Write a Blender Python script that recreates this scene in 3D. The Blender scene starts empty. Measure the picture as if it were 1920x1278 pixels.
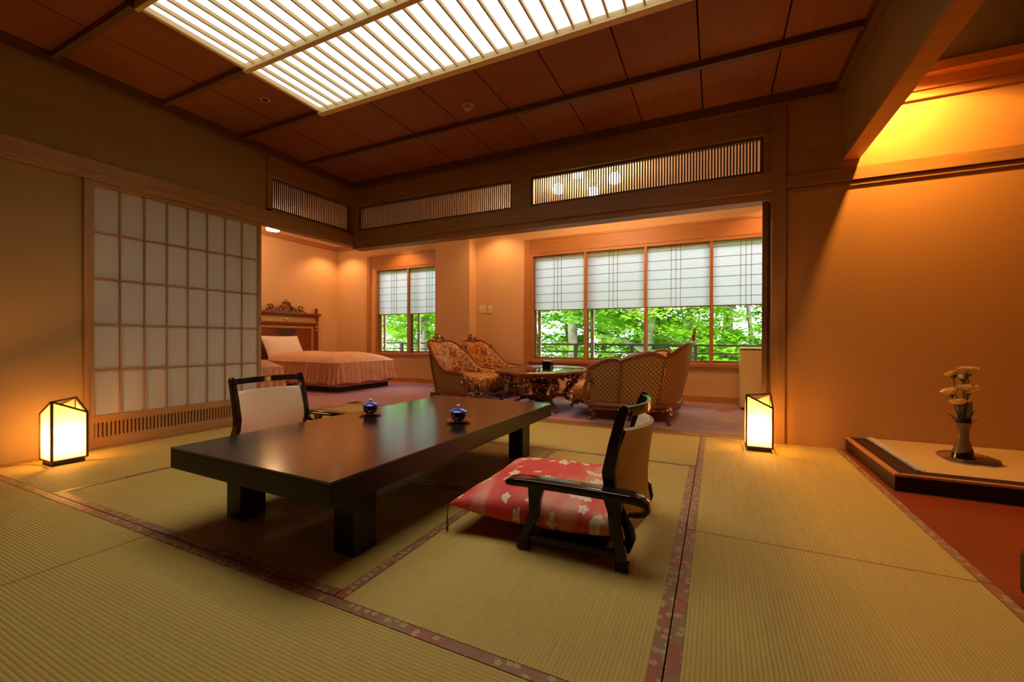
import bpy, bmesh, math, random
from mathutils import Vector, Matrix
PI = math.pi
random.seed(7)
scene = bpy.context.scene
C = scene.collection

# ------------------------------------------------------------------ camera, world, sun, exposure
CAM_H = 0.77
YAW, PITCH, ROLL = 0.44643, -0.00361, 0.00349
cyw, syw = math.cos(YAW), math.sin(YAW)
fw = Vector((-syw * math.cos(PITCH), cyw * math.cos(PITCH), math.sin(PITCH)))
rt0 = Vector((cyw, syw, 0)); up0 = rt0.cross(fw)
rt = rt0 * math.cos(ROLL) + up0 * math.sin(ROLL)
up = -rt0 * math.sin(ROLL) + up0 * math.cos(ROLL)
cam = bpy.data.cameras.new('camera'); camo = bpy.data.objects.new('camera', cam); C.objects.link(camo)
m = Matrix((rt, up, -fw)).transposed().to_4x4(); m.translation = Vector((0, 0, CAM_H))
camo.matrix_world = m
cam.sensor_width = 36.0; cam.lens = 36.0 * 800.0 / 1920.0; cam.clip_start = 0.02; cam.clip_end = 200
scene.camera = camo

world = bpy.data.worlds.new('world'); scene.world = world; world.use_nodes = True
wn = world.node_tree.nodes; wl = world.node_tree.links
bg = wn['Background']; bg.inputs['Color'].default_value = (0.80, 0.89, 1.0, 1); bg.inputs['Strength'].default_value = 8.0

sun = bpy.data.lights.new('sun', 'SUN'); sun.energy = 11.0; sun.angle = 0.03; sun.color = (1, 0.95, 0.82)
suno = bpy.data.objects.new('sun', sun); C.objects.link(suno)
suno.rotation_euler = Vector((0.35, -0.5, -1.0)).to_track_quat('-Z', 'Y').to_euler()

vs = scene.view_settings
vs.view_transform = 'Standard'; vs.look = 'None'; vs.gamma = 1.0; vs.use_curve_mapping = False; vs.exposure = 0.0
scene.display_settings.display_device = 'sRGB'
cy = scene.cycles
cy.max_bounces = 8; cy.diffuse_bounces = 4; cy.glossy_bounces = 3; cy.transmission_bounces = 6; cy.transparent_max_bounces = 12
cy.sample_clamp_indirect = 6.0; cy.caustics_reflective = False; cy.caustics_refractive = False
cy.use_denoising = True

# strengths of the lamps the place has
PANEL_STRENGTH = 1.3          # the glowing sheet itself
PANEL_W = 10.0                # the light it throws down, per half
LANTERN_W = 26.0
TOKO_W = 40.0
CHANDELIER_W = 15.0
BEDLAMP_W = 25.0
DOWNLIGHT_W = 10.5

# ------------------------------------------------------------------ mesh helpers
class MB:
    def __init__(s):
        s.v = []; s.f = []; s.sm = []; s.uv = {}
    def add(s, vs_, fs, smooth=False):
        b = len(s.v); s.v += [tuple(p) for p in vs_]
        for f in fs:
            s.f.append(tuple(b + i for i in f)); s.sm.append(smooth)
        return b
    def box(s, x0, x1, y0, y1, z0, z1):
        s.add([(x0,y0,z0),(x1,y0,z0),(x1,y1,z0),(x0,y1,z0),(x0,y0,z1),(x1,y0,z1),(x1,y1,z1),(x0,y1,z1)],
              [(0,3,2,1),(4,5,6,7),(0,1,5,4),(1,2,6,5),(2,3,7,6),(3,0,4,7)])
        return s
    def tube(s, pts, r, n=8, caps=True, sx=1.0, sy=1.0, ref=None, sq=1.0):
        """sweep; r a number or a list; sx/sy squash the section"""
        P = [Vector(p) for p in pts]
        R = r if isinstance(r, (list, tuple)) else [r] * len(P)
        rings = []; prev = None
        for i, p in enumerate(P):
            t = (P[min(i+1, len(P)-1)] - P[max(i-1, 0)]).normalized()
            if prev is None:
                a = Vector(ref) if ref else (Vector((0,0,1)) if abs(t.z) < .9 else Vector((1,0,0)))
            else: a = prev
            a = (a - t * a.dot(t)).normalized(); b = t.cross(a); prev = a
            pw = lambda q: math.copysign(abs(q)**sq, q)
            rings.append([p + a * (pw(math.cos(2*PI*k/n)) * R[i] * sx) + b * (pw(math.sin(2*PI*k/n)) * R[i] * sy) for k in range(n)])
        vs_ = [q for g in rings for q in g]; fs = []
        for i in range(len(P)-1):
            for k in range(n):
                k2 = (k+1) % n
                fs.append((i*n+k, i*n+k2, (i+1)*n+k2, (i+1)*n+k))
        if caps:
            fs.append(tuple(reversed(range(n)))); fs.append(tuple((len(P)-1)*n + k for k in range(n)))
        s.add(vs_, fs, True); return s
    def bar(s, pts, w, h, ref=(0,0,1)):
        """rectangular section sweep: w across, h along ref"""
        P = [Vector(p) for p in pts]; rings = []
        W = w if isinstance(w, (list, tuple)) else [w]*len(P)
        Hh = h if isinstance(h, (list, tuple)) else [h]*len(P)
        for i, p in enumerate(P):
            t = (P[min(i+1, len(P)-1)] - P[max(i-1, 0)]).normalized()
            a = Vector(ref); a = (a - t*a.dot(t)).normalized(); b = t.cross(a)
            for c, d in ((-1,-1),(1,-1),(1,1),(-1,1)):
                rings.append(p + b*(c*W[i]/2) + a*(d*Hh[i]/2))
        fs = []
        for i in range(len(P)-1):
            for k in range(4):
                k2 = (k+1) % 4; fs.append((i*4+k, i*4+k2, (i+1)*4+k2, (i+1)*4+k))
        fs.append((3,2,1,0)); e = (len(P)-1)*4; fs.append((e,e+1,e+2,e+3))
        s.add(rings, fs); return s
    def lathe(s, prof, n=24, c=(0,0,0), closed=True):
        vs_ = []; fs = []; L = len(prof)
        for k in range(n):
            a = 2*PI*k/n
            for r, z in prof: vs_.append((c[0]+r*math.cos(a), c[1]+r*math.sin(a), c[2]+z))
        for k in range(n):
            k2 = (k+1) % n
            for i in range(L-1): fs.append((k*L+i, k2*L+i, k2*L+i+1, k*L+i+1))
        s.add(vs_, fs, True)
        return s
    def ball(s, c, r, n=10, sc=(1,1,1)):
        prof = [(math.sin(PI*i/6)*1.0, -math.cos(PI*i/6)) for i in range(7)]
        vs_ = []; fs = []; L = 7
        for k in range(n):
            a = 2*PI*k/n
            for q, z in prof: vs_.append((c[0]+r*sc[0]*q*math.cos(a), c[1]+r*sc[1]*q*math.sin(a), c[2]+r*sc[2]*z))
        for k in range(n):
            k2 = (k+1) % n
            for i in range(L-1): fs.append((k*L+i, k2*L+i, k2*L+i+1, k*L+i+1))
        s.add(vs_, fs, True); return s
    def prism(s, poly, z0, z1, axis='z'):
        n = len(poly)
        def q(a, b, c): return {'z': (a, b, c), 'x': (c, a, b), 'y': (a, c, b)}[axis]
        vs_ = [q(a, b, z0) for a, b in poly] + [q(a, b, z1) for a, b in poly]
        fs = [tuple(reversed(range(n))), tuple(range(n, 2*n))] + [(k, (k+1) % n, n+(k+1) % n, n+k) for k in range(n)]
        s.add(vs_, fs); return s
    def grid(s, rows, smooth=True, closed=False, uvs=None):
        """rows: list of equal-length lists of points"""
        n = len(rows[0]); vs_ = [p for r in rows for p in r]; fs = []
        for i in range(len(rows)-1):
            for k in range(n if closed else n-1):
                k2 = (k+1) % n; fs.append((i*n+k, i*n+k2, (i+1)*n+k2, (i+1)*n+k))
        b = s.add(vs_, fs, smooth)
        if uvs:
            for i, r in enumerate(uvs):
                for k, t in enumerate(r): s.uv[b+i*n+k] = t
        return s
    def build(s, name, mat, parent=None, bevel=0, angle=40, loc=None):
        me = bpy.data.meshes.new(name); me.from_pydata(s.v, [], s.f)
        me.polygons.foreach_set('use_smooth', s.sm)
        if s.uv:
            ul = me.uv_layers.new(name='UVMap')
            for l in me.loops: ul.data[l.index].uv = s.uv.get(l.vertex_index, (0, 0))
        bm = bmesh.new(); bm.from_mesh(me)
        bmesh.ops.recalc_face_normals(bm, faces=bm.faces)
        if bevel:
            bmesh.ops.bevel(bm, geom=[e for e in bm.edges if len(e.link_faces) == 2 and e.calc_face_angle(0) > .6], offset=bevel, segments=2, profile=.6, affect='EDGES', clamp_overlap=True)
        bm.to_mesh(me); bm.free()
        if any(s.sm): me.set_sharp_from_angle(angle=math.radians(angle))
        if mat is not None: me.materials.append(mat)
        return link(name, me, parent, loc)

def link(name, me, parent=None, loc=None):
    o = bpy.data.objects.new(name, me); C.objects.link(o)
    if parent is not None: o.parent = parent
    if loc: o.location = loc
    return o
def tag(o, label, cat, group=None, kind=None):
    o['label'] = label; o['category'] = cat
    if group: o['group'] = group
    if kind: o['kind'] = kind
    return o
def thing(name, label, cat, loc=(0,0,0), rz=0, group=None, kind=None):
    o = bpy.data.objects.new(name, None); C.objects.link(o); o.empty_display_size = .05
    o.location = loc; o.rotation_euler = (0, 0, rz)
    return tag(o, label, cat, group, kind)
def struct(name, mb, mat, label, cat, bevel=0):
    return tag(mb.build(name, mat, None, bevel), label, cat, kind='structure')
def dup(root, loc, rz, label):
    r = root.copy(); C.objects.link(r); r.location = loc; r.rotation_euler = (0, 0, rz); r['label'] = label
    for ch in list(root.children):
        c = ch.copy(); C.objects.link(c); c.parent = r
        for g in list(ch.children):
            d = g.copy(); C.objects.link(d); d.parent = c
    return r
def bx(x0, x1, y0, y1, z0, z1): return MB().box(x0, x1, y0, y1, z0, z1)
def lamp(name, kind, loc, watts, color, parent=None, radius=.03, **kw):
    l = bpy.data.lights.new(name, kind); l.energy = watts; l.color = color
    if kind in ('POINT', 'SPOT'): l.shadow_soft_size = radius
    for k, v in kw.items(): setattr(l, k, v)
    o = bpy.data.objects.new(name, l); C.objects.link(o); o.location = loc
    if parent: o.parent = parent
    return o

# ------------------------------------------------------------------ materials
class NT:
    def __init__(s, name):
        s.m = bpy.data.materials.new(name); s.m.use_nodes = True; s.t = s.m.node_tree; s.n = s.t.nodes; s.l = s.t.links
        s.b = s.n['Principled BSDF']; s.out = s.n['Material Output']
    def node(s, typ, **kw):
        n = s.n.new(typ)
        for k, v in kw.items(): setattr(n, k, v)
        return n
    def val(s, sock, v):
        if hasattr(v, 'is_output') or isinstance(v, bpy.types.NodeSocket): s.l.new(v, sock)
        else: sock.default_value = v
    def math(s, op, a, b=0.0, c=None, clamp=False):
        n = s.node('ShaderNodeMath', operation=op, use_clamp=clamp); s.val(n.inputs[0], a); s.val(n.inputs[1], b)
        if c is not None: s.val(n.inputs[2], c)
        return n.outputs[0]
    def coord(s, kind='Object'): return s.node('ShaderNodeTexCoord').outputs[kind]
    def mapping(s, vec, scale=(1,1,1), rot=(0,0,0), loc=(0,0,0)):
        n = s.node('ShaderNodeMapping'); s.l.new(vec, n.inputs[0]); n.inputs['Scale'].default_value = scale
        n.inputs['Rotation'].default_value = rot; n.inputs['Location'].default_value = loc; return n.outputs[0]
    def noise(s, vec, scale=5, detail=3, rough=.5):
        n = s.node('ShaderNodeTexNoise'); s.l.new(vec, n.inputs['Vector']); n.inputs['Scale'].default_value = scale
        n.inputs['Detail'].default_value = detail; n.inputs['Roughness'].default_value = rough; return n.outputs['Fac']
    def ramp(s, fac, stops, interp='LINEAR'):
        n = s.node('ShaderNodeValToRGB'); s.l.new(fac, n.inputs[0]); n.color_ramp.interpolation = interp
        e = n.color_ramp.elements
        while len(e) < len(stops): e.new(.5)
        for i, (p, c) in enumerate(stops): e[i].position = p; e[i].color = (*c, 1)
        return n.outputs[0]
    def mix(s, fac, a, b):
        n = s.node('ShaderNodeMix', data_type='RGBA'); s.val(n.inputs[0], fac)
        for sock, v in ((n.inputs[6], a), (n.inputs[7], b)):
            if isinstance(v, (tuple, list)): sock.default_value = (*v, 1)
            else: s.l.new(v, sock)
        return n.outputs[2]
    def bump(s, h, strength=.2, dist=.01):
        n = s.node('ShaderNodeBump'); s.l.new(h, n.inputs['Height']); n.inputs['Strength'].default_value = strength
        n.inputs['Distance'].default_value = dist; s.l.new(n.outputs[0], s.b.inputs['Normal']); return n
    def set(s, color=None, rough=.6, metal=0, spec=None, coat=None):
        if color is not None:
            if isinstance(color, (tuple, list)): s.b.inputs['Base Color'].default_value = (*color, 1)
            else: s.l.new(color, s.b.inputs['Base Color'])
        s.val(s.b.inputs['Roughness'], rough); s.val(s.b.inputs['Metallic'], metal)
        if spec is not None: s.b.inputs['Specular IOR Level'].default_value = spec
        if coat is not None:
            s.b.inputs['Coat Weight'].default_value = coat; s.b.inputs['Coat Roughness'].default_value = .06
        return s.m

def wood(name, c1, c2, axis='x', rough=.45, scale=1.0, spec=.4):
    t = NT(name); st = {'x': (1.2, 22, 22), 'y': (22, 1.2, 22), 'z': (22, 22, 1.2)}[axis]
    v = t.mapping(t.coord(), tuple(q*scale for q in st))
    n1 = t.noise(v, 2.2, 5, .62)
    col = t.ramp(n1, [(.3, c1), (.7, c2)])
    t.bump(n1, .08, .004)
    return t.set(col, rough, spec=spec)
def plain(name, color, rough=.5, metal=0, spec=None, coat=None, var=.08, scale=30, bump=0):
    t = NT(name); n = t.noise(t.coord(), scale, 3)
    d = tuple(max(0, q*(1-var)) for q in color); e = tuple(min(1, q*(1+var)) for q in color)
    if bump: t.bump(n, bump, .003)
    return t.set(t.ramp(n, [(.3, d), (.7, e)]), rough, metal, spec, coat)
def translucent(name, color, trans=.5, rough=.8, fibre=0.04, clear=0.0):
    t = NT(name); n = t.noise(t.mapping(t.coord(), (1, 1, 1)), 90, 4)
    col = t.ramp(n, [(.3, tuple(q*(1-fibre) for q in color)), (.7, color)])
    d = t.node('ShaderNodeBsdfDiffuse'); tr = t.node('ShaderNodeBsdfTranslucent'); mx = t.node('ShaderNodeMixShader')
    t.l.new(col, d.inputs[0]); t.l.new(col, tr.inputs[0]); mx.inputs[0].default_value = trans
    t.l.new(d.outputs[0], mx.inputs[1]); t.l.new(tr.outputs[0], mx.inputs[2]); o = mx.outputs[0]
    if clear:
        tp = t.node('ShaderNodeBsdfTransparent'); m2 = t.node('ShaderNodeMixShader'); m2.inputs[0].default_value = clear
        tp.inputs[0].default_value = (*color, 1)
        t.l.new(o, m2.inputs[1]); t.l.new(tp.outputs[0], m2.inputs[2]); o = m2.outputs[0]
    t.l.new(o, t.out.inputs['Surface']); return t.m
def emitter(name, color, strength):
    t = NT(name); e = t.node('ShaderNodeEmission'); e.inputs[0].default_value = (*color, 1); e.inputs[1].default_value = strength
    t.l.new(e.outputs[0], t.out.inputs['Surface']); return t.m
def flower_mask(t, vec, scale, petal=.32, keep=.5, seedshift=(0,0,0)):
    """five-petalled blossom shapes scattered by a Voronoi; returns a 0/1 mask and the cell's random value"""
    v = t.mapping(vec, (scale, scale, scale), loc=seedshift)
    vo = t.node('ShaderNodeTexVoronoi', voronoi_dimensions='2D'); t.l.new(v, vo.inputs['Vector']); vo.inputs['Scale'].default_value = 1
    vo.inputs['Randomness'].default_value = .85
    sub = t.node('ShaderNodeVectorMath', operation='SUBTRACT'); t.l.new(v, sub.inputs[0]); t.l.new(vo.outputs['Position'], sub.inputs[1])
    sp = t.node('ShaderNodeSeparateXYZ'); t.l.new(sub.outputs[0], sp.inputs[0])
    cl = t.node('ShaderNodeSeparateXYZ'); t.l.new(vo.outputs['Color'], cl.inputs[0])
    a = t.math('ARCTAN2', sp.outputs[1], sp.outputs[0]); a = t.math('ADD', a, t.math('MULTIPLY', cl.outputs[1], 6.28))
    lob = t.math('ABSOLUTE', t.math('COSINE', t.math('MULTIPLY', a, 2.5)))
    rad = t.math('MULTIPLY', t.math('MULTIPLY_ADD', lob, .45, .55), petal)
    rr = t.math('SQRT', t.math('ADD', t.math('MULTIPLY', sp.outputs[0], sp.outputs[0]), t.math('MULTIPLY', sp.outputs[1], sp.outputs[1])))
    mk = t.math('LESS_THAN', rr, rad)
    mk = t.math('MULTIPLY', mk, t.math('GREATER_THAN', rr, petal*.10))
    return t.math('MULTIPLY', mk, t.math('LESS_THAN', cl.outputs[0], keep)), cl.outputs[2]

M = {}
# tatami rush: long axis of the mat is local x, fine rush threads cross it
def mk_tatami():
    t = NT('tatami_rush'); c = t.coord()
    big = t.noise(c, 3.5, 3)
    th = t.noise(t.mapping(c, (420, 14, 1)), 1, 2)
    ln = t.noise(t.mapping(c, (1.5, 55, 1)), 1, 3)
    col = t.mix(t.math('MULTIPLY_ADD', th, .6, t.math('MULTIPLY', ln, .4)), (.30, .205, .050), (.58, .43, .130))
    col = t.mix(t.math('MULTIPLY', big, .35), col, (.50, .37, .09))
    t.bump(th, .25, .002)
    return t.set(col, .62, spec=.25)
M['tatami'] = mk_tatami()
def mk_heri():
    t = NT('brocade_border'); c = t.coord()
    f, r = flower_mask(t, c, 38, .42, .55)
    n = t.noise(c, 60, 3); n2 = t.noise(t.mapping(c, (9, 9, 9)), 1, 2)
    base = t.ramp(n2, [(.42, (.20, .115, .05)), (.56, (.27, .055, .025))])
    base = t.mix(t.math('MULTIPLY', n, .45), base, (.30, .19, .09))
    col = t.mix(t.math('MULTIPLY', f, .6), base, (.50, .37, .17))
    return t.set(col, .55)
M['heri'] = mk_heri()
M['hinoki_x'] = wood('hinoki_x', (.30, .150, .050), (.40, .215, .078), 'x')
M['hinoki_y'] = wood('hinoki_y', (.30, .150, .050), (.40, .215, .078), 'y')
M['hinoki_z'] = wood('hinoki_z', (.30, .150, .050), (.40, .215, .078), 'z')
M['cedar_x'] = wood('cedar_x', (.12, .058, .026), (.18, .092, .04), 'x')
M['cedar_y'] = wood('cedar_y', (.12, .058, .026), (.18, .092, .04), 'y')
M['board'] = wood('ceiling_board', (.24, .075, .030), (.30, .105, .045), 'y', .5, .7)
M['lightwood_x'] = wood('light_frame_x', (.80, .60, .28), (.88, .69, .36), 'x', .45)
M['lightwood_y'] = wood('light_frame_y', (.80, .60, .28), (.88, .69, .36), 'y', .45)
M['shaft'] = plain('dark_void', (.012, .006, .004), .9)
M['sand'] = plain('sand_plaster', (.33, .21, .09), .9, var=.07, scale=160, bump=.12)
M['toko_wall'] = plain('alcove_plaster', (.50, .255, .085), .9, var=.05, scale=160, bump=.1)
M['paper_wall'] = plain('woven_wallpaper', (.70, .44, .23), .85, var=.05, scale=120, bump=.08)
M['paper_ceil'] = plain('ceiling_paper', (.78, .62, .45), .9, var=.04, scale=80)
M['red_trim_x'] = wood('red_trim_x', (.42, .17, .05), (.52, .23, .08), 'x')
M['red_trim_z'] = wood('red_trim_z', (.42, .17, .05), (.52, .23, .08), 'z')
M['karin'] = wood('red_alcove_floor', (.18, .030, .010), (.29, .058, .018), 'x', .3, .35)
M['darkwood'] = wood('dark_stained', (.055, .028, .016), (.09, .045, .022), 'z', .4)
M['deck'] = plain('dark_matte_deck', (.05, .022, .012), .8, spec=.1)
M['threshold'] = wood('polished_threshold', (.36, .18, .06), (.46, .25, .09), 'x', .16, 1.0, .6)
M['washi'] = translucent('washi', (.80, .755, .68), .45)
M['screen'] = translucent('window_screen_paper', (.95, .90, .99), .88)
M['lantern_paper'] = translucent('lantern_paper', (.97, .92, .80), .62, clear=.20, fibre=.03)
M['panel'] = emitter('light_panel_paper', (1.0, .95, .84), PANEL_STRENGTH)
M['glow'] = emitter('lamp_glass_lit', (1.0, .80, .52), 16)
M['bulb'] = emitter('bulb_lit', (1.0, .66, .28), 30)
def mk_lacquer(name, rough, sparkle=0, spec=.5, ior=None):
    t = NT(name); n = t.noise(t.coord(), 700, 2)
    if sparkle: t.bump(n, sparkle, .0006)
    return t.set((.012, .007, .006), rough, spec=spec) if not ior else (t.b.inputs['IOR'].__setattr__('default_value', ior), t.set((.012, .007, .006), rough, spec=spec))[1]
M['lacquer'] = mk_lacquer('black_lacquer', .08, 0, .35)
M['lacquer_satin'] = mk_lacquer('satin_black_lacquer', .17, .08, .5, 1.85)
M['lacquer_soft'] = mk_lacquer('dull_black_lacquer', .32, 0, .3)
M['cream'] = plain('cream_chair_fabric', (.68, .53, .35), .8, var=.10, scale=220, bump=.2)
def mk_zabuton():
    t = NT('red_blossom_fabric'); c = t.coord()
    f1, _ = flower_mask(t, c, 12, .34, .24); f2, _ = flower_mask(t, c, 20, .42, .28, (3.3, 1.7, 0))
    st = t.noise(t.mapping(c, (4, 1.0, 1)), 2.4, 2)
    fine = t.noise(c, 300, 2)
    base = t.ramp(st, [(.35, (.62, .030, .028)), (.53, (.66, .06, .045)), (.66, (.68, .27, .17))])
    base = t.mix(t.math('MULTIPLY', fine, .3), base, (.52, .018, .02))
    col = t.mix(t.math('MAXIMUM', f1, f2), base, (.72, .58, .40))
    t.bump(fine, .15, .002)
    return t.set(col, .6)
M['zabuton'] = mk_zabuton()
M['red_cord'] = plain('red_cord', (.35, .03, .02), .7)
def mk_porcelain():
    t = NT('blue_porcelain'); c = t.coord(); f, _ = flower_mask(t, t.mapping(c, (1, 1, 1)), 45, .38, .5)
    col = t.mix(f, (.012, .022, .10), (.55, .50, .45))
    return t.set(col, .12, spec=.6)
M['porcelain'] = mk_porcelain()
M['porcelain_lid'] = plain('blue_glaze', (.025, .075, .52), .12, spec=.6)
M['white_glaze'] = plain('white_glaze', (.75, .72, .70), .15)
M['saucer'] = plain('red_wood_saucer', (.28, .06, .02), .3)
def mk_quilt():
    t = NT('quilted_gold_fabric'); uv = t.coord('UV'); sp = t.node('ShaderNodeSeparateXYZ'); t.l.new(uv, sp.inputs[0])
    s_ = 1/.042
    a = t.math('MULTIPLY', t.math('ADD', sp.outputs[0], sp.outputs[1]), s_); b = t.math('MULTIPLY', t.math('SUBTRACT', sp.outputs[0], sp.outputs[1]), s_)
    da = t.math('ABSOLUTE', t.math('SUBTRACT', t.math('FRACT', a), .5)); db = t.math('ABSOLUTE', t.math('SUBTRACT', t.math('FRACT', b), .5))
    h = t.math('MAXIMUM', da, db)                       # 0 in the middle of a diamond, .5 on a seam
    col = t.ramp(h, [(.20, (.115, .048, .010)), (.34, (.25, .125, .030)), (.46, (.37, .21, .06))])
    t.bump(h, .5, .01)
    return t.set(col, .6)
M['quilt'] = mk_quilt()
def mk_damask():
    t = NT('gold_damask'); c = t.coord()
    n = t.node('ShaderNodeTexNoise'); t.l.new(c, n.inputs['Vector']); n.inputs['Scale'].default_value = 11; n.inputs['Detail'].default_value = 1.5; n.inputs['Distortion'].default_value = 1.6
    col = t.ramp(n.outputs['Fac'], [(.40, (.20, .045, .010)), (.47, (.46, .18, .03)), (.54, (.60, .32, .07)), (.62, (.26, .07, .012))])
    return t.set(col, .5)
M['damask'] = mk_damask()
def mk_gilt():
    t = NT('carved_gilt_mahogany'); n = t.noise(t.coord(), 38, 2)
    f = t.math('GREATER_THAN', n, .57)
    col = t.mix(f, (.10, .025, .010), (.75, .42, .12))
    t.b.inputs['Coat Weight'].default_value = .4; t.b.inputs['Coat Roughness'].default_value = .12
    return t.set(col, .28, t.math('MULTIPLY', f, .8))
M['gilt'] = mk_gilt()
M['mahogany'] = wood('mahogany', (.17, .042, .013), (.27, .075, .024), 'x', .25, .6, .5)
M['gold'] = plain('gold_leaf', (.70, .45, .12), .35, .7)
M['marble'] = plain('dark_polished_top', (.03, .018, .014), .07, spec=.6)
def mk_carpet():
    t = NT('maple_carpet'); c = t.coord()
    n = t.noise(t.mapping(c, (.45, .9, 1)), 1.3, 3); fine = t.noise(c, 180, 2)
    col = t.ramp(n, [(.30, (.60, .24, .21)), (.47, (.48, .24, .31)), (.62, (.32, .25, .48))])
    sp = t.node('ShaderNodeSeparateXYZ'); t.l.new(c, sp.inputs[0])
    xr = t.math('MULTIPLY_ADD', sp.outputs[0], .8, .85, clamp=True)
    col = t.mix(t.math('MULTIPLY', xr, .7), col, (.45, .28, .20))
    f, r = flower_mask(t, c, 1.7, .20, .55, (.2, .4, 0)); f2, r2 = flower_mask(t, c, 2.6, .22, .35, (5.2, 1.1, 0))
    leafc = t.ramp(r, [(.45, (.60, .05, .06)), (.55, (.60, .38, .03))], 'CONSTANT')
    col = t.mix(t.math('MULTIPLY', f, .85), col, leafc)
    col = t.mix(t.math('MULTIPLY', f2, t.math('MULTIPLY_ADD', xr, .7, .1)), col, (.60, .40, .04))
    col = t.mix(t.math('MULTIPLY', fine, .25), col, (.20, .10, .12))
    t.bump(fine, .3, .004)
    return t.set(col, .95)
M['carpet'] = mk_carpet()
def mk_spread():
    t = NT('peach_bedspread'); c = t.coord(); n = t.noise(t.mapping(c, (30, 30, 5)), 1.2, 4); n2 = t.noise(c, 8, 2)
    col = t.ramp(t.math('MULTIPLY_ADD', n, .6, t.math('MULTIPLY', n2, .4)), [(.35, (.60, .30, .18)), (.65, (.78, .46, .31))])
    t.bump(n, .2, .004)
    return t.set(col, .75)
M['spread'] = mk_spread()
M['linen'] = plain('pink_white_linen', (.80, .66, .62), .8, var=.03)
M['bedbase'] = plain('black_bed_base', (.012, .008, .008), .7)
M['divan'] = plain('peach_divan', (.62, .36, .24), .85)
M['fridge'] = plain('ivory_enamel', (.74, .58, .27), .3, var=.01)
M['ivory'] = plain('ivory_plastic', (.85, .74, .60), .4, var=.01)
M['sash'] = plain('bronze_sash', (.30, .15, .07), .4, var=.05)
M['sash_pale'] = plain('pale_aluminium', (.62, .60, .52), .35, .2, var=.03)
M['kumiko'] = plain('kumiko_brown', (.16, .07, .04), .5)
def mk_glass():
    t = NT('window_glass'); g = t.node('ShaderNodeBsdfGlossy'); g.inputs['Roughness'].default_value = .02
    tp = t.node('ShaderNodeBsdfTransparent'); tp.inputs[0].default_value = (.96, .98, .96, 1)
    fr = t.node('ShaderNodeFresnel'); fr.inputs[0].default_value = 1.25; mx = t.node('ShaderNodeMixShader')
    t.l.new(fr.outputs[0], mx.inputs[0]); t.l.new(tp.outputs[0], mx.inputs[1]); t.l.new(g.outputs[0], mx.inputs[2])
    t.l.new(mx.outputs[0], t.out.inputs['Surface']); return t.m
M['glass'] = mk_glass()
M['bark'] = plain('grey_bark', (.20, .155, .105), .9, var=.35, scale=9, bump=.5)
M['bark_pale'] = plain('pale_bark', (.33, .29, .21), .9, var=.3, scale=7, bump=.5)
def mk_leaf(name, c1, c2):
    t = NT(name); c = t.coord(); n = t.noise(c, 2.6, 2)
    col = t.ramp(n, [(.35, c1), (.65, c2)])
    d = t.node('ShaderNodeBsdfDiffuse'); tr = t.node('ShaderNodeBsdfTranslucent'); mx = t.node('ShaderNodeMixShader'); mx.inputs[0].default_value = .55
    t.l.new(col, d.inputs[0]); t.l.new(col, tr.inputs[0]); t.l.new(d.outputs[0], mx.inputs[1]); t.l.new(tr.outputs[0], mx.inputs[2])
    t.l.new(mx.outputs[0], t.out.inputs['Surface']); return t.m
M['leaf_a'] = mk_leaf('maple_leaf_fresh', (.17, .42, .012), (.46, .70, .06))
M['leaf_b'] = mk_leaf('maple_leaf_deep', (.08, .30, .015), (.28, .56, .04))
M['forest'] = plain('forest_floor', (.20, .30, .07), .95, var=.4, scale=2)
M['rail'] = plain('weathered_rail', (.022, .014, .007), .7, var=.2)
M['concrete'] = plain('concrete', (.42, .40, .36), .85)
M['vase'] = plain('olive_glaze', (.17, .105, .05), .3, var=.15, scale=18)
M['vase_black'] = plain('black_glaze', (.008, .006, .006), .12)
M['tray'] = plain('brown_wood_tray', (.25, .10, .045), .5, var=.2, scale=18)
M['petal'] = plain('cream_petal', (.90, .72, .34), .6, var=.06, scale=40)
M['stem'] = plain('flower_stem_green', (.07, .075, .02), .6)
M['alcove_mat'] = plain('alcove_matting', (.54, .37, .15), .7, var=.06, scale=200, bump=.1)
M['fringe'] = plain('white_braid', (.62, .55, .45), .8)
M['plastic'] = plain('detector_plastic', (.50, .36, .24), .5, var=.02)
M['metal'] = plain('lamp_metal', (.45, .33, .2), .3, .8)

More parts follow.
